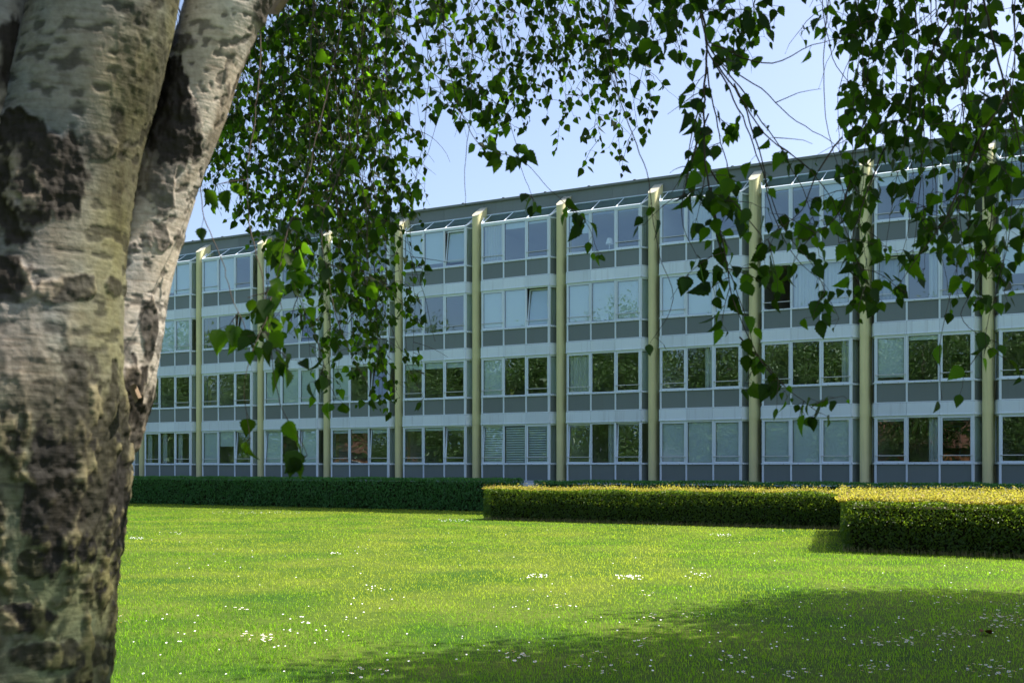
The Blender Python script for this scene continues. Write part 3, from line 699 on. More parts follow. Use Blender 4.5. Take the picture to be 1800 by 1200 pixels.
def smooth_path(cps, m_):
    cps = np.array(cps, float); s_ = np.concatenate([[0], np.cumsum(np.linalg.norm(np.diff(cps[:, :3], axis=0), axis=1))])
    t = np.linspace(0, s_[-1], m_); out = np.empty((m_, cps.shape[1]))
    mslope = np.gradient(cps, s_, axis=0)
    idx = np.clip(np.searchsorted(s_, t)-1, 0, len(s_)-2); h = (s_[idx+1]-s_[idx]); x = ((t-s_[idx])/h)[:, None]; h = h[:, None]
    return (2*x**3-3*x**2+1)*cps[idx]+(x**3-2*x**2+x)*h*mslope[idx]+(-2*x**3+3*x**2)*cps[idx+1]+(x**3-x**2)*h*mslope[idx+1], t
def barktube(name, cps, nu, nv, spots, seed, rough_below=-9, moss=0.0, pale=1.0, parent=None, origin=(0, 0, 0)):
    """swept stem; spots = dark rough patches (photo px cx, cy, rx, ry, strength)"""
    path, s_ = smooth_path(cps, nv); c = path[:, :3]; rad = path[:, 3]
    tg = np.gradient(c, axis=0); tg /= np.linalg.norm(tg, axis=1)[:, None]
    ex = np.tile([1., 0, 0], (nv, 1)); ex -= tg*(ex*tg).sum(1)[:, None]; ex /= np.linalg.norm(ex, axis=1)[:, None]; ey = np.cross(tg, ex)
    th = np.linspace(0, 2*np.pi, nu, endpoint=False)
    ct, st = np.cos(th), np.sin(th)
    dirs = ex[:, None]*ct[None, :, None]+ey[:, None]*st[None, :, None]
    Pm = c[:, None]+dirs*rad[:, None, None]
    flat = Pm.reshape(-1, 3); px = 900+F*flat[:, 0]/np.maximum(flat[:, 1], .3); py = HZ-F*(flat[:, 2]-EYE)/np.maximum(flat[:, 1], .3)
    n1 = fbm(flat*np.array([9, 9, 7]), 5, seed); n2 = fbm(flat*np.array([36, 36, 15]), 4, seed+3); n3 = fbm(flat*np.array([60, 60, 60]), 3, seed+6)
    big = fbm(flat*np.array([3.2, 3.2, 2.6]), 3, seed+9)
    dark = sstep(.65, .70, .5*big+.5*n1)*.7
    for (cx, cy, rx, ry, sgth) in spots:
        d2 = ((px-cx)/rx)**2+((py-cy)/ry)**2
        dark = np.maximum(dark, sgth*sstep(1.2, .6, d2+4.5*(n1-.5)+3.5*(n2-.5)+1.5*(n3-.5)))
    low = sstep(rough_below+.10, rough_below-.10, flat[:, 2]+.5*(n1-.5)) if rough_below > 0 else np.zeros(len(flat))
    lowdark = low*np.clip(.66+3.4*(n1-.5)+4.2*(n2-.5)+2*(n3-.5), 0, 1)
    mask = np.clip(np.maximum(dark, lowdark), 0, 1)
    fis = np.clip(mask*(n2*.9+n3*.35), 0, 1)
    # thin horizontal streaks (lenticels) on the papery bark
    ang = np.arctan2((flat[:, 1]-np.repeat(c[:, 1], nu)), (flat[:, 0]-np.repeat(c[:, 0], nu)))
    len_ = fbm(np.c_[np.cos(ang)*5, np.sin(ang)*5, flat[:, 2]*85], 2, seed+13); streak = sstep(.56, .70, len_)*(1-mask)
    wide = fbm(np.c_[np.cos(ang)*1.2, np.sin(ang)*1.2, flat[:, 2]*10], 3, seed+17)
    disp = .010*(big-.5)*2*rad.repeat(nu)/.2+mask*(.020*(n2-.5)+.012*(n3-.5))+.004*mask-.0015*streak+.003*(wide-.5)
    flat = flat+dirs.reshape(-1, 3)*disp[:, None]
    ban = fbm(np.c_[np.cos(ang)*.8, np.sin(ang)*.8, flat[:, 2]*4.5], 4, seed+21)
    dirt = np.clip(sstep(.54, .66, ban)*.55+.4*sstep(.54, .66, n2)*sstep(.47, .6, ban), 0, .9)
    paper = pale*np.array([.52, .455, .39])*(.6+.8*wide)[:, None]+np.array([.22, .08, -.06])*(n1-.5)[:, None]  # pale also paints in the light: main stem darkened as shaded, limb as sunlit
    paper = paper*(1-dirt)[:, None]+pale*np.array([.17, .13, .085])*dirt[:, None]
    paper = paper*(1-.62*streak)[:, None]
    dk = np.array([.026, .020, .014])+np.array([.25, .20, .15])*(sstep(.46, .66, n2)*sstep(.40, .6, n3))[:, None]
    col = paper*(1-mask)[:, None]+dk*mask[:, None]
    gr = np.clip(moss*sstep(.25, 1.0, np.cos(ang))*(.25+1.2*n1), 0, .75)+.55*low*sstep(.45, .62, big)
    gr = np.clip(gr, 0, .8)[:, None]
    col = col*(1-gr)+gr*col*np.array([.42, .52, .17])
    i = np.arange(nv-1)[:, None]*nu; j = np.arange(nu)[None, :]; j2 = (j+1) % nu
    Q = np.stack([i+j, i+j2, i+nu+j2, i+nu+j], -1).reshape(-1, 4)
    return inst(name, np_mesh(name, flat-np.array(origin), quads=Q, mats=[bark], smooth=True, color=np.clip(col, .01, .9)), parent)

TZ = 2.15
def cp(x, y, Z, rpx): a = U(x, y, Z); return [a[0], a[1], a[2], rpx*Z/F]
base = U(-20, 1200, TZ)
birch = tag(empty('birch_tree', (base[0], base[1], 0)), 'large white-barked birch with hanging leafy twigs, trunk at the left edge', 'tree')
O = (base[0], base[1], 0)
trunk_pts = [[base[0]-.04, base[1], -.15, .33], [base[0]-.03, base[1], .12, .27], [base[0]-.01, base[1], .5, .225], cp(-20, 1200, TZ, 198), cp(-10, 1020, TZ, 201), cp(5, 850, TZ, 212),
             cp(22, 700, TZ, 202), cp(50, 550, TZ, 172), cp(84, 400, TZ, 142), cp(119, 250, TZ, 127), cp(161, 100, TZ, 125), cp(191, -20, TZ, 122), cp(240, -250, TZ+.03, 112), cp(300, -700, TZ+.1, 95), cp(330, -1300, TZ+.1, 75), cp(340, -2600, TZ, 50), cp(360, -5000, TZ-.1, 15)]
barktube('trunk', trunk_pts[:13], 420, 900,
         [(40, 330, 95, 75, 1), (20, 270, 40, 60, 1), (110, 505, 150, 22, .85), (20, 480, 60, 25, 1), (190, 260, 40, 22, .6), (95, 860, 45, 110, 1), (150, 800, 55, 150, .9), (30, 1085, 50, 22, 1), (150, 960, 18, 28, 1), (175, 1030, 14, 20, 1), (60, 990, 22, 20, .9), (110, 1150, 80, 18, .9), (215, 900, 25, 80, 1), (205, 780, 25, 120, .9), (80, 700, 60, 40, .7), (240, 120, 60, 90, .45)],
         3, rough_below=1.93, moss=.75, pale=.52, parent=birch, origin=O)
up = barktube('upper_stem', trunk_pts[12:], 24, 60, [], 5, parent=birch, origin=O)
limb_pts = [cp(40, 1000, TZ+.03, 120), cp(90, 850, TZ+.05, 110), cp(165, 700, TZ+.07, 95), cp(200, 600, TZ+.08, 82), cp(222, 500, TZ+.09, 76), cp(256, 400, TZ+.10, 68), cp(292, 300, TZ+.11, 64), cp(333, 200, TZ+.12, 62), cp(364, 100, TZ+.13, 64), cp(402, 0, TZ+.14, 69), cp(470, -120, TZ+.16, 66), cp(570, -330, TZ+.25, 58), cp(700, -620, TZ+.4, 48), cp(850, -1100, TZ+.6, 36), cp(950, -1900, TZ+.8, 18)]
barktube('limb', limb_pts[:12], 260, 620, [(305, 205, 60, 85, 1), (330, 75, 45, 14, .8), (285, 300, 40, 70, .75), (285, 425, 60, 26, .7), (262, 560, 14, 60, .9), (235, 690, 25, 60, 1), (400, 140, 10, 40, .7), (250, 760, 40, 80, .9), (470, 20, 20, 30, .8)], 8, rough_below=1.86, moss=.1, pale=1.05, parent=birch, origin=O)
barktube('limb', limb_pts[11:], 20, 60, [], 9, parent=birch, origin=O)
left_pts = [cp(-60, 700, TZ-.05, 120), cp(-55, 450, TZ-.06, 105), cp(-45, 250, TZ-.06, 90), cp(-30, 100, TZ-.05, 80), cp(-25, -60, TZ-.04, 76), cp(-60, -400, TZ, 66), cp(-200, -1100, TZ, 45), cp(-350, -2000, TZ, 15)]
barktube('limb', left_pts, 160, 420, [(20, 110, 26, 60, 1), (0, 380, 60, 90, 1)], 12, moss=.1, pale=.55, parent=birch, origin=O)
# peeling bark curls
for (px, py, Z, sz, rt) in ((480, 10, TZ+.07, .05, .6), (232, 695, TZ-.02, .035, -.4)):
    V = []
    for i in range(9):
        for j in range(5):
            t_ = i/8; a = t_*2.4; V.append((sz*(.45*math.sin(a)), -sz*.45*(1-math.cos(a))-.004, (j/4-.5)*sz*(1-.5*t_)*.9+.1*sz*math.sin(a*2)))
    Q = [(i*5+j, i*5+j+1, i*5+j+6, i*5+j+5) for i in range(8) for j in range(4)]
    P = U(px, py, Z)-np.array(O)
    inst('bark_curl', np_mesh('bark_curl', V, quads=Q, mats=[mat('curl_bark', (.30, .22, .14), .7, .2, noise=(60, (.16, .10, .06), .3))], smooth=True), birch, tuple(P), (0, rt, .2))

# ------------------------------------------------------------------ birch: branches, twigs, leaves
def tubes(paths, radii, sides=4):
    V = []; Q = []; o_ = 0
    for P, R in zip(paths, radii):
        P = np.asarray(P); m_ = len(P); tg = np.gradient(P, axis=0); tg /= np.linalg.norm(tg, axis=1)[:, None]+1e-9
        ref = np.where(np.abs(tg[:, 2:3]) > .9, np.array([[1., 0, 0]]), np.array([[0, 0, 1.]])); ex = np.cross(tg, ref); ex /= np.linalg.norm(ex, axis=1)[:, None]+1e-9; ey = np.cross(tg, ex)
        for s_ in range(sides):
            a = 2*np.pi*s_/sides; V.append(P+(ex*np.cos(a)+ey*np.sin(a))*np.asarray(R)[:, None])
        base_ = o_+np.arange(sides)*m_
        for s_ in range(sides):
            a0 = base_[s_]+np.arange(m_-1); a1 = base_[(s_+1) % sides]+np.arange(m_-1); Q.append(np.c_[a0, a1, a1+1, a0+1])
        o_ += sides*m_
    return np.concatenate(V), np.concatenate(Q)
def curve(pts, m_):
    pts = np.array(pts, float)
    if len(pts) < 3: return pts[0]+np.outer(np.linspace(0, 1, m_), pts[1]-pts[0])
    return smooth_path(pts, m_)[0]
# boughs above the picture: from the limb out over the view
src = np.array(cp(520, -220, TZ+.2, 60)[:3]); src2 = np.array(cp(270, -450, TZ+.05, 60)[:3])
bough_ends = [((-.9, 5.6, 4.7), src2, .55), ((-.2, 5.8, 4.6), src, .6), ((.6, 5.4, 4.5), src, .5), ((1.6, 4.6, 4.1), src, .5), ((2.2, 3.4, 3.6), src, .6), ((1.3, 2.9, 3.35), src, .45), ((.3, 3.9, 3.8), src, .5), ((-1.3, 4.0, 4.2), src2, .5), ((.5, 2.6, 3.3), src, .35), ((-.5, 2.0, 3.4), src2, .3)]
bough_paths = []
for e, s_, arch in bough_ends:
    e = np.array(e); m_ = (s_+e)/2+np.array([0, 0, arch]); bp = curve([s_, s_*.6+m_*.4+np.array([0, 0, .15]), m_, e*.75+m_*.25+np.array([0, 0, arch*.25]), e], 40)
    bough_paths.append(bp); V, Q = tubes([bp], [np.linspace(.026, .006, 40)], 8)
    inst('branch', np_mesh('branch', V-np.array(O), quads=Q, mats=[M['branch']], smooth=True), birch)
bough_all = np.concatenate([b_[6:] for b_ in bough_paths])

twp, twr = [], []        # twig paths
LP, LA, LN, LS = [], [], [], []   # leaf base, axis, normal, size
def rejected(P):
    if P[1] < .5: return True
    x = 900+F*P[0]/P[1]; y = HZ-F*(P[2]-EYE)/P[1]
    if 748 < x < 835 and 215 < y and y > 215+max(0, (790-x))*.0: return True
    if 905 < x < 1150 and y > 305+.0*x and P[1] > 3.2: return True
    if 1166 < x < 1200 and y > 95: return True
    if 1368 < x < 1480 and 95 < y < 262 and random.random() < .93: return True
    if 1350 < x < 1480 and y < 95 and random.random() < .55: return True
    if 835 < x < 905 and y > 345 and P[1] > 3.2: return True
    if x < 345 and P[1] > 2.4 and random.random() < .7: return True
    if 1480 < x and 640 < y and random.random() < .6: return True
    return False
def add_leaf(P, dirn, size):
    pet = .012+.012*random.random(); d_ = np.array(dirn)*.5+np.array([random.gauss(0, .5), random.gauss(0, .5), -.35]); d_ /= np.linalg.norm(d_)
    B_ = P+d_*pet
    if rejected(B_): return
    twp.append(np.array([P, P+d_*pet*.5+np.array([0, 0, .001]), B_])); twr.append(np.array([.0006, .0005, .0005]))
    ax = d_*.55+np.array([random.gauss(0, .38), random.gauss(0, .38), -.75]); ax /= np.linalg.norm(ax)
    nn = np.array([random.gauss(0, 1), random.gauss(0, 1)-.5, random.gauss(0, .7)]); nn -= ax*nn.dot(ax); nn /= np.linalg.norm(nn)+1e-9
    size *= .81
    LP.append(B_); LA.append(ax); LN.append(nn); LS.append(size*random.choice((.45, .7, .85, .95, 1.0, 1.05, 1.2))*random.uniform(.9, 1.1))
def twiglet(P, d_, L, size, step):
    if rejected(np.array(P)+np.array([0, 0, -.05])): return
    m_ = max(4, int(L/step)); pts = [np.array(P)]; d_ = np.array(d_, float)
    for i in range(m_):
        d_ = d_+np.array([random.gauss(0, .14), random.gauss(0, .14), -.13+random.gauss(0, .10)]); d_ /= np.linalg.norm(d_); pts.append(pts[-1]+d_*L/m_)
    pts = np.array(pts); twp.append(pts); twr.append(np.linspace(.0014, .0006, len(pts)))
    for i in range(1, len(pts)):
        if random.random() < .92:
            side = np.cross(d_, [random.gauss(0, 1), random.gauss(0, 1), 0]); side /= np.linalg.norm(side)+1e-9
            add_leaf(pts[i], side, size*(1 if i < len(pts)-1 else .7))
            if random.random() < .35: add_leaf(pts[i], -side, size)
def strand(pxs, Z, dens=1.0, size=.05, rad=.0024, zj=.25, attach=True, tw=.22, bare=0.0):
    """a hanging twig through photo pixels at distance Z, with side twiglets and leaves"""
    zz = Z if hasattr(Z, '__len__') else [Z]*len(pxs)
    pts = [U(x, y, z) for (x, y), z in zip(pxs, zz)]
    if attach:
        dd = np.linalg.norm((bough_all-pts[0])*np.array([1, 1, .6])+(np.maximum(0, pts[0][2]+.05-bough_all[:, 2])*5)[:, None], axis=1); a = bough_all[np.argmin(dd)]
        pts = [a, a*.55+pts[0]*.45+np.array([0, 0, .10])]+pts
    L = sum(np.linalg.norm(pts[i+1]-pts[i]) for i in range(len(pts)-1)); m_ = max(10, int(L/.022)); c = curve(pts, m_)
    wob = np.cumsum(np.random.RandomState(random.randrange(10**6)).normal(0, .0016, (m_, 3)), axis=0); c = c+wob-np.outer(np.linspace(0, 1, m_), wob[-1])
    twp.append(c); twr.append(np.linspace(rad, .0007, m_))
    na = int(m_*.15) if attach else 0
    for i in range(max(1, na), m_):
        if i/m_ < bare: continue
        t = (i-na)/(m_-na); d_ = c[min(i+1, m_-1)]-c[i-1]; d_ /= np.linalg.norm(d_)+1e-9
        if random.random() < .20*dens:
            sd = np.array([random.gauss(0, 1), random.gauss(0, 1), random.gauss(0, .3)]); sd -= d_*sd.dot(d_); sd /= np.linalg.norm(sd)+1e-9
            twiglet(c[i], d_*.35+sd*.9+np.array([0, 0, .12]), tw*random.uniform(.4, 1.35)*(1-.4*t), size, .030)
        if random.random() < .34*dens:
            sd = np.array([random.gauss(0, 1), random.gauss(0, 1), 0]); sd /= np.linalg.norm(sd); add_leaf(c[i], sd, size)
    for j in range(2): add_leaf(c[-1], [random.gauss(0, 1), random.gauss(0, 1), -1], size*.7)

random.seed(11)
def hang(x0, y0, x1, y1, Z, n_=5, bow=30, **kw):
    if 1355 < x1 < 1485 and y1 > 95 or 1166 < x1 < 1202 and y1 > 95 or 748 < x1 < 835 and y1 > 230: y1 = random.uniform(30, 90)
    pts = []
    bx = random.uniform(-bow, bow)
    for i in range(n_):
        t = i/(n_-1); pts.append((x0+(x1-x0)*t+bx*math.sin(math.pi*t)+random.gauss(0, 5), y0+(y1-y0)*t**1.05))
    strand(pts, [Z+random.uniform(-.05, .05) for _ in range(n_)], **kw)
# left mass (behind the limb), lower edge read off the photograph
envx = [345, 380, 420, 460, 520, 560, 600, 650, 700, 735, 760, 800, 850, 900, 950, 1000, 1050, 1100, 1140, 1165]
envy = [360, 400, 430, 455, 500, 560, 600, 590, 560, 400, 190, 220, 325, 285, 190, 200, 250, 275, 265, 120]
for i in range(76):
    x1 = random.uniform(345, 745); y1 = np.interp(x1, envx, envy)*random.uniform(.45, 1.0); x0 = x1+random.uniform(-150, 90)
    hang(x0, -70, x1, y1, random.uniform(4.2, 5.9), dens=.80, size=.043, tw=.30, bow=70)
for i in range(38):
    x1 = random.uniform(745, 1160); y1 = np.interp(x1, envx, envy)*random.uniform(.5, 1.0); x0 = x1+random.uniform(-110, 90)
    hang(x0, -70, x1, y1, random.uniform(4.0, 5.4), dens=.8, size=.045, tw=.26, bow=60)
for i in range(16):
    x1 = random.uniform(620, 745); hang(x1-random.uniform(20, 90), -60, x1, random.uniform(560, 720), random.uniform(4.4, 5.2), dens=.6, size=.046)
for i in range(9):
    x1 = random.uniform(460, 640); hang(x1-random.uniform(0, 60), -60, x1, random.uniform(520, 700), random.uniform(4.2, 5.0), dens=.6, size=.046)
# nearer twigs on the left, slightly out of focus
NZ = 2.05
strand([(300, -60), (345, 120), (352, 300), (372, 410), (410, 520), (440, 600)], [2.5, 2.4, 2.3, 2.2, 2.1, 2.05], dens=.5, size=.050, tw=.10, bare=.66)
strand([(470, -60), (440, 200), (430, 380), (452, 470), (470, 580), (492, 700), (540, 800)], [2.6, 2.5, 2.3, 2.2, 2.1, 2.05, 2.0], dens=.8, size=.052, tw=.10, bare=.58)
strand([(600, -60), (560, 200), (500, 420), (470, 560), (430, 700), (440, 770)], [2.8, 2.6, 2.4, 2.2, 2.1, 2.1], dens=.6, size=.050, tw=.09, bare=.62)
strand([(640, -60), (600, 250), (560, 450), (600, 600), (650, 690)], [2.9, 2.7, 2.5, 2.4, 2.3], bare=.55, dens=.75, size=.048, tw=.12)
strand([(560, -60), (540, 300), (520, 500), (570, 640), (590, 700)], [3.2, 3.0, 2.8, 2.7, 2.6], bare=.4, dens=.8, size=.048, tw=.12)
strand([(680, -60), (660, 300), (650, 480), (700, 600), (745, 700)], [3.6, 3.4, 3.3, 3.2, 3.2], dens=.8, size=.047, tw=.14)
strand([(700, -60), (690, 260), (720, 420), (745, 520), (765, 600)], [3.8, 3.6, 3.5, 3.4, 3.4], dens=.8, size=.047, tw=.14)
# twigs over the middle
strand([(780, -60), (800, 150), (840, 250), (920, 290), (985, 360), (1030, 395), (1050, 440)], [3.4, 3.3, 3.2, 3.1, 3.0, 2.95, 2.9], dens=.55, size=.05, tw=.08)
strand([(700, 60), (800, 150), (880, 180), (925, 300), (940, 360)], [3.6, 3.5, 3.4, 3.3, 3.2], dens=.8, size=.05, tw=.12)
strand([(1040, -60), (1085, 170), (1130, 300), (1142, 390), (1150, 440), (1178, 540), (1150, 592)], [2.5]*7, dens=.06, size=.04, tw=.05)
strand([(818, 40), (822, 200), (815, 300), (818, 362)], 3.0, dens=.12, size=.04, tw=.06)
# right mass
RZ_ = 2.75
strand([(1205, -60), (1240, 60), (1238, 200), (1246, 330), (1275, 450), (1300, 560), (1375, 680), (1440, 725)], [2.9, 2.85, 2.8, 2.75, 2.75, 2.7, 2.7, 2.7], dens=1.9, size=.055, rad=.005, tw=.18)
strand([(1230, 20), (1250, 90), (1320, 140), (1400, 215), (1460, 250), (1500, 300)], 2.8, dens=.7, size=.052, attach=False, tw=.11)
strand([(1240, 80), (1300, 190), (1340, 300), (1380, 400), (1430, 470), (1475, 560)], 2.75, dens=.6, size=.052, attach=False, tw=.12)
strand([(1250, 80), (1350, 110), (1430, 78), (1500, 60)], 2.7, dens=.7, size=.052, attach=False, tw=.07)
strand([(1245, 200), (1210, 300), (1200, 400), (1225, 450)], 2.8, dens=1.0, size=.05, attach=False, tw=.12)
strand([(1250, 300), (1310, 380), (1340, 420), (1330, 470)], 2.75, dens=.8, size=.052, attach=False, tw=.10)
strand([(1560, -60), (1530, 60), (1520, 180), (1500, 300), (1480, 420), (1520, 520)], [3.2, 3.1, 3.1, 3.0, 3.0, 2.9], dens=1.0, size=.05, tw=.20)
strand([(1690, -60), (1670, 20), (1628, 110), (1622, 220), (1612, 330), (1605, 440)], [3.0]*6, dens=.85, size=.051, rad=.005, tw=.20)
strand([(1715, -60), (1745, 80), (1770, 160), (1790, 240), (1800, 330), (1798, 430)], [2.6]*6, dens=.8, size=.052, rad=.008, tw=.18)
strand([(1770, 160), (1720, 250), (1680, 350), (1620, 440), (1580, 500)], 2.65, dens=.9, size=.052, attach=False, rad=.004, tw=.16)
strand([(1640, -60), (1660, 150), (1680, 300), (1690, 420), (1660, 560), (1652, 640), (1656, 700)], [2.9]*7, dens=.62, size=.052, tw=.13)
strand([(1790, -60), (1785, 200), (1780, 400), (1745, 540), (1735, 600), (1790, 650)], [2.8]*6, dens=.9, size=.052, tw=.17)
strand([(1450, -60), (1480, 120), (1540, 200), (1590, 330), (1640, 420)], [3.3]*5, dens=.9, size=.05, tw=.2)
strand([(1720, 240), (1740, 380), (1720, 480), (1690, 560), (1750, 600)], 2.9, dens=.8, size=.05, attach=False, tw=.15)
for pts_ in ([(1250, 90), (1320, 190), (1390, 290), (1430, 380), (1440, 450)], [(1260, 110), (1350, 230), (1430, 300), (1480, 380), (1510, 470)], [(1290, 150), (1340, 270), (1360, 370), (1400, 450), (1450, 500)],
             [(1480, 240), (1440, 300), (1410, 370), (1350, 420)], [(1500, 300), (1470, 380), (1420, 420), (1390, 470)], [(1560, 260), (1520, 350), (1500, 430), (1540, 520)], [(1243, 150), (1215, 230), (1205, 300), (1180, 340)], [(1244, 120), (1270, 240), (1290, 330), (1260, 420)], [(1250, 330), (1265, 430), (1305, 540), (1330, 620)], [(1300, 590), (1350, 640), (1390, 690)]):
    strand(pts_, 2.75+random.uniform(-.12, .2), dens=.8, size=.050, attach=False, tw=.15)
for i in range(20):
    x1 = random.uniform(1480, 1830); hang(x1+random.uniform(-40, 40), -60, x1, random.uniform(120, 420), random.uniform(2.9, 4.2), dens=.7, size=.048, tw=.26, bow=70)
for i in range(12):
    x1 = random.uniform(1090, 1350); hang(x1+random.uniform(-30, 30), -60, x1, random.uniform(20, 110), random.uniform(2.8, 4.4), dens=1.0, size=.05, tw=.15)
for i in range(6):
    x1 = random.uniform(1420, 1560); hang(x1+random.uniform(-30, 30), -60, x1, random.uniform(20, 90), random.uniform(2.9, 3.6), dens=.8, size=.05, tw=.12)
for i in range(13):
    x1 = random.uniform(1480, 1760); hang(x1+random.uniform(-40, 40), -60, x1, random.uniform(380, 540), random.uniform(2.7, 3.3), dens=.6, size=.053, tw=.14)

V, Q = tubes([np.asarray(t_)-np.array(O) for t_ in twp], twr, 3)
tag(inst('twigs', np_mesh('twigs', V, quads=Q, mats=[M['twig']]), birch), kind='stuff')
# leaf blade: toothed ovate outline, folded along the midrib, tip bent back; unit length along +x, normal +z
def leafshape(fold, bend, teeth, wdt):
    xs = np.array([0, .07, .16, .24, .30, .40, .46, .56, .62, .72, .78, .87, 1.0]); hw = np.interp(xs, [0, .07, .18, .32, .5, .7, .87, 1], [0, .20, .33, .38, .31, .18, .07, 0])*wdt
    hw = hw*(1+teeth*np.where(np.arange(len(xs)) % 2 == 0, 1, -1)*(xs > .1)*(xs < .95))
    z = -bend*xs**2
    mid_ = np.c_[xs, np.zeros_like(xs), z]; L_ = np.c_[xs+.02, hw, z+fold*hw]; R_ = np.c_[xs+.02, -hw, z+fold*hw]
    L_[-1] = mid_[-1]; R_[-1] = mid_[-1]
    nn = len(xs); V_ = np.concatenate([mid_, L_[1:-1], R_[1:-1]]); T_ = []
    li = lambda i: 0 if i == 0 else (nn-1 if i == nn-1 else nn+i-1)
    ri = lambda i: 0 if i == 0 else (nn-1 if i == nn-1 else nn+nn-2+i-1)
    for i in range(nn-1):
        for fn, fl in ((li, 0), (ri, 1)):
            a, b_, c_, d_ = i, i+1, fn(i+1), fn(i)
            for tri in ((a, b_, c_), (a, c_, d_)):
                if len(set(tri)) == 3: T_.append(tri if not fl else tri[::-1])
    return V_, np.array(T_)
shapes = [leafshape(.25, .10, .07, 1.0), leafshape(.45, .25, .08, 1.05), leafshape(.10, -.08, .07, .95), leafshape(.6, .12, .07, 1.1), leafshape(.3, .4, .08, .9)]
LP, LA, LN, LS = np.array(LP), np.array(LA), np.array(LN), np.array(LS)
px = 900+F*LP[:, 0]/LP[:, 1]; py = HZ-F*(LP[:, 2]-EYE)/LP[:, 1]; vis = (px > 20) & (px < 1790) & (py > 5) & (py < 1190)
score = np.where(vis, LS/LP[:, 1]*np.clip(np.abs(LN[:, 1]), .35, 1), 0); order = np.argsort(-score); near_i = order[:300]; rest = order[300:]
leafme = []
for si, (V_, T_) in enumerate(shapes):
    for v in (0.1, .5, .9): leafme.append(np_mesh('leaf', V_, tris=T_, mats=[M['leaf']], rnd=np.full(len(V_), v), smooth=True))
for j in near_i:
    ax, nn = LA[j], LN[j]; by = np.cross(nn, ax); Mx = Matrix(((ax[0], by[0], nn[0]), (ax[1], by[1], nn[1]), (ax[2], by[2], nn[2])))
    o = inst('leaf', leafme[int(rng.integers(len(leafme)))], birch, tuple(LP[j]-np.array(O))); o.rotation_mode = 'QUATERNION'; o.rotation_quaternion = Mx.to_quaternion(); o.scale = (LS[j],)*3
Vs, Ts, Rs, o_ = [], [], [], 0
sh_id = rng.integers(0, len(shapes), len(rest))
for si, (V_, T_) in enumerate(shapes):
    J = rest[sh_id == si]; by = np.cross(LN[J], LA[J])
    vv = (LP[J][:, None]+LS[J][:, None, None]*(V_[None, :, 0:1]*LA[J][:, None]+V_[None, :, 1:2]*by[:, None]+V_[None, :, 2:3]*LN[J][:, None]))-np.array(O)
    Vs.append(vv.reshape(-1, 3)); Ts.append((T_[None]+(np.arange(len(J))*len(V_))[:, None, None]+o_).reshape(-1, 3)); o_ += len(J)*len(V_)
    Rs.append(np.repeat(rng.random(len(J)), len(V_)))
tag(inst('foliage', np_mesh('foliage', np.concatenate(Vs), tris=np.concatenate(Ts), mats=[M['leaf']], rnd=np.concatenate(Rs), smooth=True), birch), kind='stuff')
print('birch leaves', len(LP))

# ------------------------------------------------------------------ crowns above the picture
def outside(P, mg=.35):
    """keeps what stands above or beside the photographed field"""
    return (P[:, 2] > EYE+.40*P[:, 1]+mg) | (P[:, 0] > .45*P[:, 1]+.4) | (P[:, 1] < .3)
def crown(name, cen, rad, nclump, per, size, leaf, parent, org, seed, clip=True, spread=.45, hole=None):
    g_ = np.random.default_rng(seed); d_ = g_.normal(0, 1, (nclump, 3)); d_ /= np.linalg.norm(d_, axis=1)[:, None]
    cc = np.array(cen)+d_*np.array(rad)*(g_.random(nclump)[:, None]**.45)
    P = (cc[:, None]+g_.normal(0, 1, (nclump, per, 3))*spread*np.array([1, 1, .75])).reshape(-1, 3); N = np.repeat(d_, per, 0)
    if hole is not None:  # gaps shaped along the sun rays through unseen leaves, to light limb and twigs
        for h0 in hole:
            v = P-np.array(h0); al = v@np.array(S); dd = np.linalg.norm(v-np.outer(al, np.array(S)), axis=1); kp = (dd > .36) | (g_.random(len(P)) < .06); P = P[kp]; N = N[kp]
    if clip: ok = outside(P); P = P[ok]; N = N[ok]
    V, T = leafquads(P, N*.5, size, .75, .2, seed+1, -.5, 1.0)
    rd__ = np.clip(np.repeat(g_.random(nclump), per)[:len(P)]*.5+g_.random(len(P))*.5, 0, 1) if not clip else g_.random(len(P))
    return tag(inst(name, np_mesh(name, V-np.array(org), tris=T, mats=[leaf], rnd=np.repeat(rd__, 4)), parent), kind='stuff'), cc
crown('crown', (3.2, 3.2, 7.0), (4.2, 3.2, 3.2), 520, 85, .09, M['crownleaf'], birch, O, 41, hole=[U(380, 60, TZ+.1), U(340, 220, TZ+.1), U(300, 360, TZ+.1), U(450, 90, 5), U(420, 240, 5), U(560, 330, 5), U(640, 430, 4.8), U(610, 130, 5), U(700, 290, 5), U(540, 500, 4.6), U(930, 120, 4.8), U(1060, 200, 4.8)])

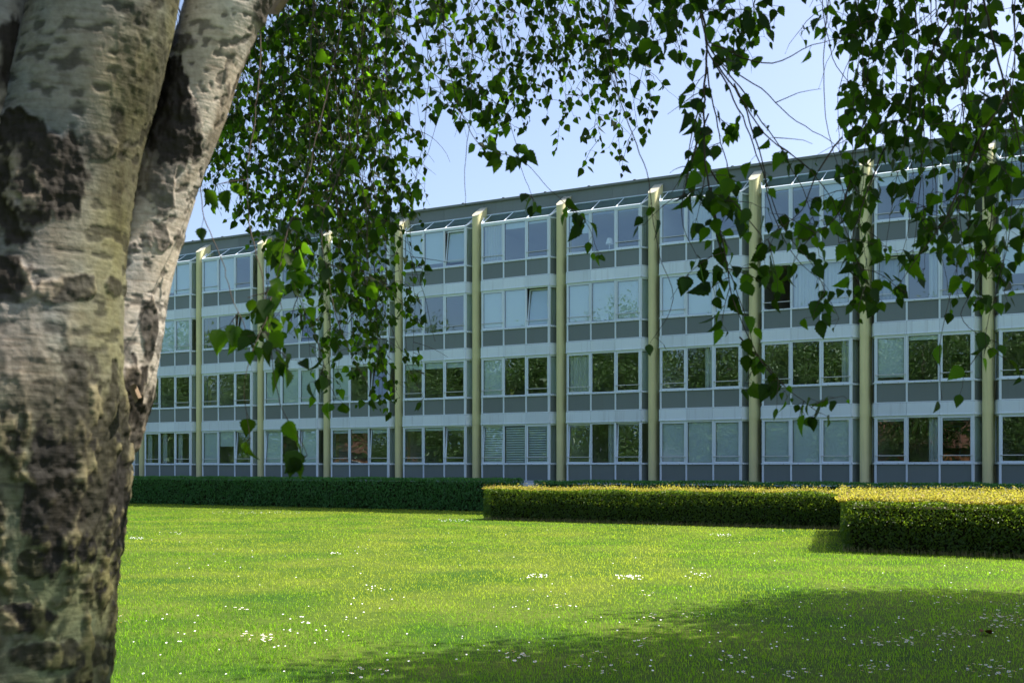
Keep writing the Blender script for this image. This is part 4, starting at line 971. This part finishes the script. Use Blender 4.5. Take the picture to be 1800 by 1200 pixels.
def tree_skeleton(cps, cc, seed, nb=26):
    """trunk plus limbs reaching to crown clumps"""
    path = curve(cps, 24); paths = [path[:, :3]]; radii = [path[:, 3]]
    g_ = np.random.default_rng(seed)
    for j in g_.choice(len(cc), min(nb, len(cc)), replace=False):
        e = cc[j]; i = int(np.argmin(np.abs(path[:, 2]-(e[2]-.55*np.linalg.norm(e[:2]-path[-1, :2])-.5)))); i = min(max(i, 8), 22); a = path[i, :3]
        m_ = a*.45+e*.55+np.array([0, 0, .4]); paths.append(curve([a, m_, e], 10)); radii.append(np.linspace(path[i, 3]*.45, .012, 10))
    return paths, radii
def make_tree(name, label, group, base, hgt, rad, nclump, per, size, leaf, barkm, seed, clip=False, lowf=.30, spread=.45, cat='tree'):
    root = tag(empty(name, (base[0], base[1], 0)), label, cat, group); org = (base[0], base[1], 0)
    cen = (base[0], base[1], hgt*(1+lowf)/2); rr = (rad, rad, hgt*(1-lowf)/2)
    _, cc = crown('crown', cen, rr, nclump, per, size, leaf, root, org, seed, clip, spread)
    cps = [[base[0], base[1], -.1, hgt*.026], [base[0]+.1, base[1], hgt*.3, hgt*.019], [base[0]-.1, base[1]+.1, hgt*.6, hgt*.012], [base[0], base[1], hgt*.92, .02]]
    pa, ra = tree_skeleton(cps, cc, seed)
    V, Q = tubes([pa[0]-np.array(org)], ra[:1], 12); inst('trunk', np_mesh('trunk', V, quads=Q, mats=[barkm], smooth=True), root)
    V, Q = tubes([x_-np.array(org) for x_ in pa[1:]], ra[1:], 6); inst('limbs', np_mesh('limbs', V, quads=Q, mats=[barkm], smooth=True), root)
    return root
# the neighbour that shades the lawn at the lower right (stands right of the field of view)
M['bark2'] = mat('grey_bark', (.22, .19, .155), .85, .2, noise=(12, (.10, .085, .07), .25), bump=(40, .5))
make_tree('shade_tree', 'tree beyond the right edge whose shadow falls across the lawn', None, (9.3, 8.7), 12.5, 5.9, 860, 130, .16, M['crownleaf'], M['bark2'], 51, clip=True, lowf=.42, spread=.5)

make_tree('shade_tree', 'second tree beyond the right edge, casting the separate patch of shade at mid right', None, (10.3, 15.2), 10.5, 3.0, 260, 100, .15, M['crownleaf'], M['bark2'], 57, clip=True, lowf=.5, spread=.45)
# trees across the lawn, mirrored in the windows
k_trees = []
proto = []
for i in range(3):
    hgt = (15.5, 17.0, 13.5)[i]
    proto.append(make_tree('lawn_tree', 'leafy tree across the lawn, mirrored in the windows', 'trees mirrored in the windows', (0, 0), hgt, (5.0, 5.4, 4.6)[i], 360, 85, .24, M['treeleaf'], M['bark2'], 60+i*7, lowf=.05, spread=.75))
spots = [(-58, 54, 0, 1.0), (-49, 50, 1, 1.0), (-40, 53, 2, 1.05), (-31, 50, 0, .95), (-22.5, 52, 1, .92), (-14, 50, 0, 1.0), (-5.5, 53, 2, 1.12), (3, 50, 1, .88), (11, 52, 0, .9), (19, 50, 2, 1.0), (27, 53, 1, .9), (35, 51, 0, .95), (43, 53, 2, 1.1)]
spots += [(-66+8.2*i, 73+2*(i % 3), i % 3, .85+.08*((i*5) % 4)) for i in range(14)]
used = set()
def copy_tree(o, parent=None):
    c = o.copy(); COL.objects.link(c); c.parent = parent
    for ch in o.children: copy_tree(ch, c)
    return c
for i, (u_, w_, kind_, s_) in enumerate(spots):
    o = proto[kind_] if kind_ not in used else copy_tree(proto[kind_]); used.add(kind_)
    t = W(u_, w_); o.location = (t[0], t[1], 0); o.rotation_euler = (0, 0, i*1.7); o.scale = (s_, s_, s_*(.94+.12*((i*37) % 10)/10))
# brick houses behind those trees, added unseen for orange reflections in the ground-floor panes
def house(u_, w_, wd, label):
    t = W(u_, w_); h_ = tag(empty('brick_house', (t[0], t[1], 0), RZ), label, 'house', 'brick houses added for window reflections')
    k = MB(); k.box(-wd/2, wd/2, -8, 0, 0, 3.4); k.build('wall', M['brick'], h_)
    k = MB(); k.poly([(-wd/2-.3, .4, 3.3), (wd/2+.3, .4, 3.3), (wd/2+.3, -8.4, 3.3), (-wd/2-.3, -8.4, 3.3), (-wd/2-.3, -4, 6), (wd/2+.3, -4, 6)], [(0, 1, 5, 4), (2, 3, 4, 5), (0, 4, 3), (1, 2, 5), (0, 1, 2, 3)]); k.build('roof', M['tile'], h_)
    for x_ in np.arange(-wd/2+1.5, wd/2-1, 3.0):
        k = MB(); k.box(x_, x_+1.3, -.02, .05, .9, 2.3); f_ = k.build('window', M['white'], h_)
        k = MB(); k.box(x_+.08, x_+1.22, .05, .06, .98, 2.22); k.build('pane', M['darkglass'], f_)
house(-38, 60, 14, 'low red brick house added out of view for the reflection in the left ground-floor panes')
house(26, 60, 9, 'low red brick house added out of view for the reflection in the right ground-floor panes')
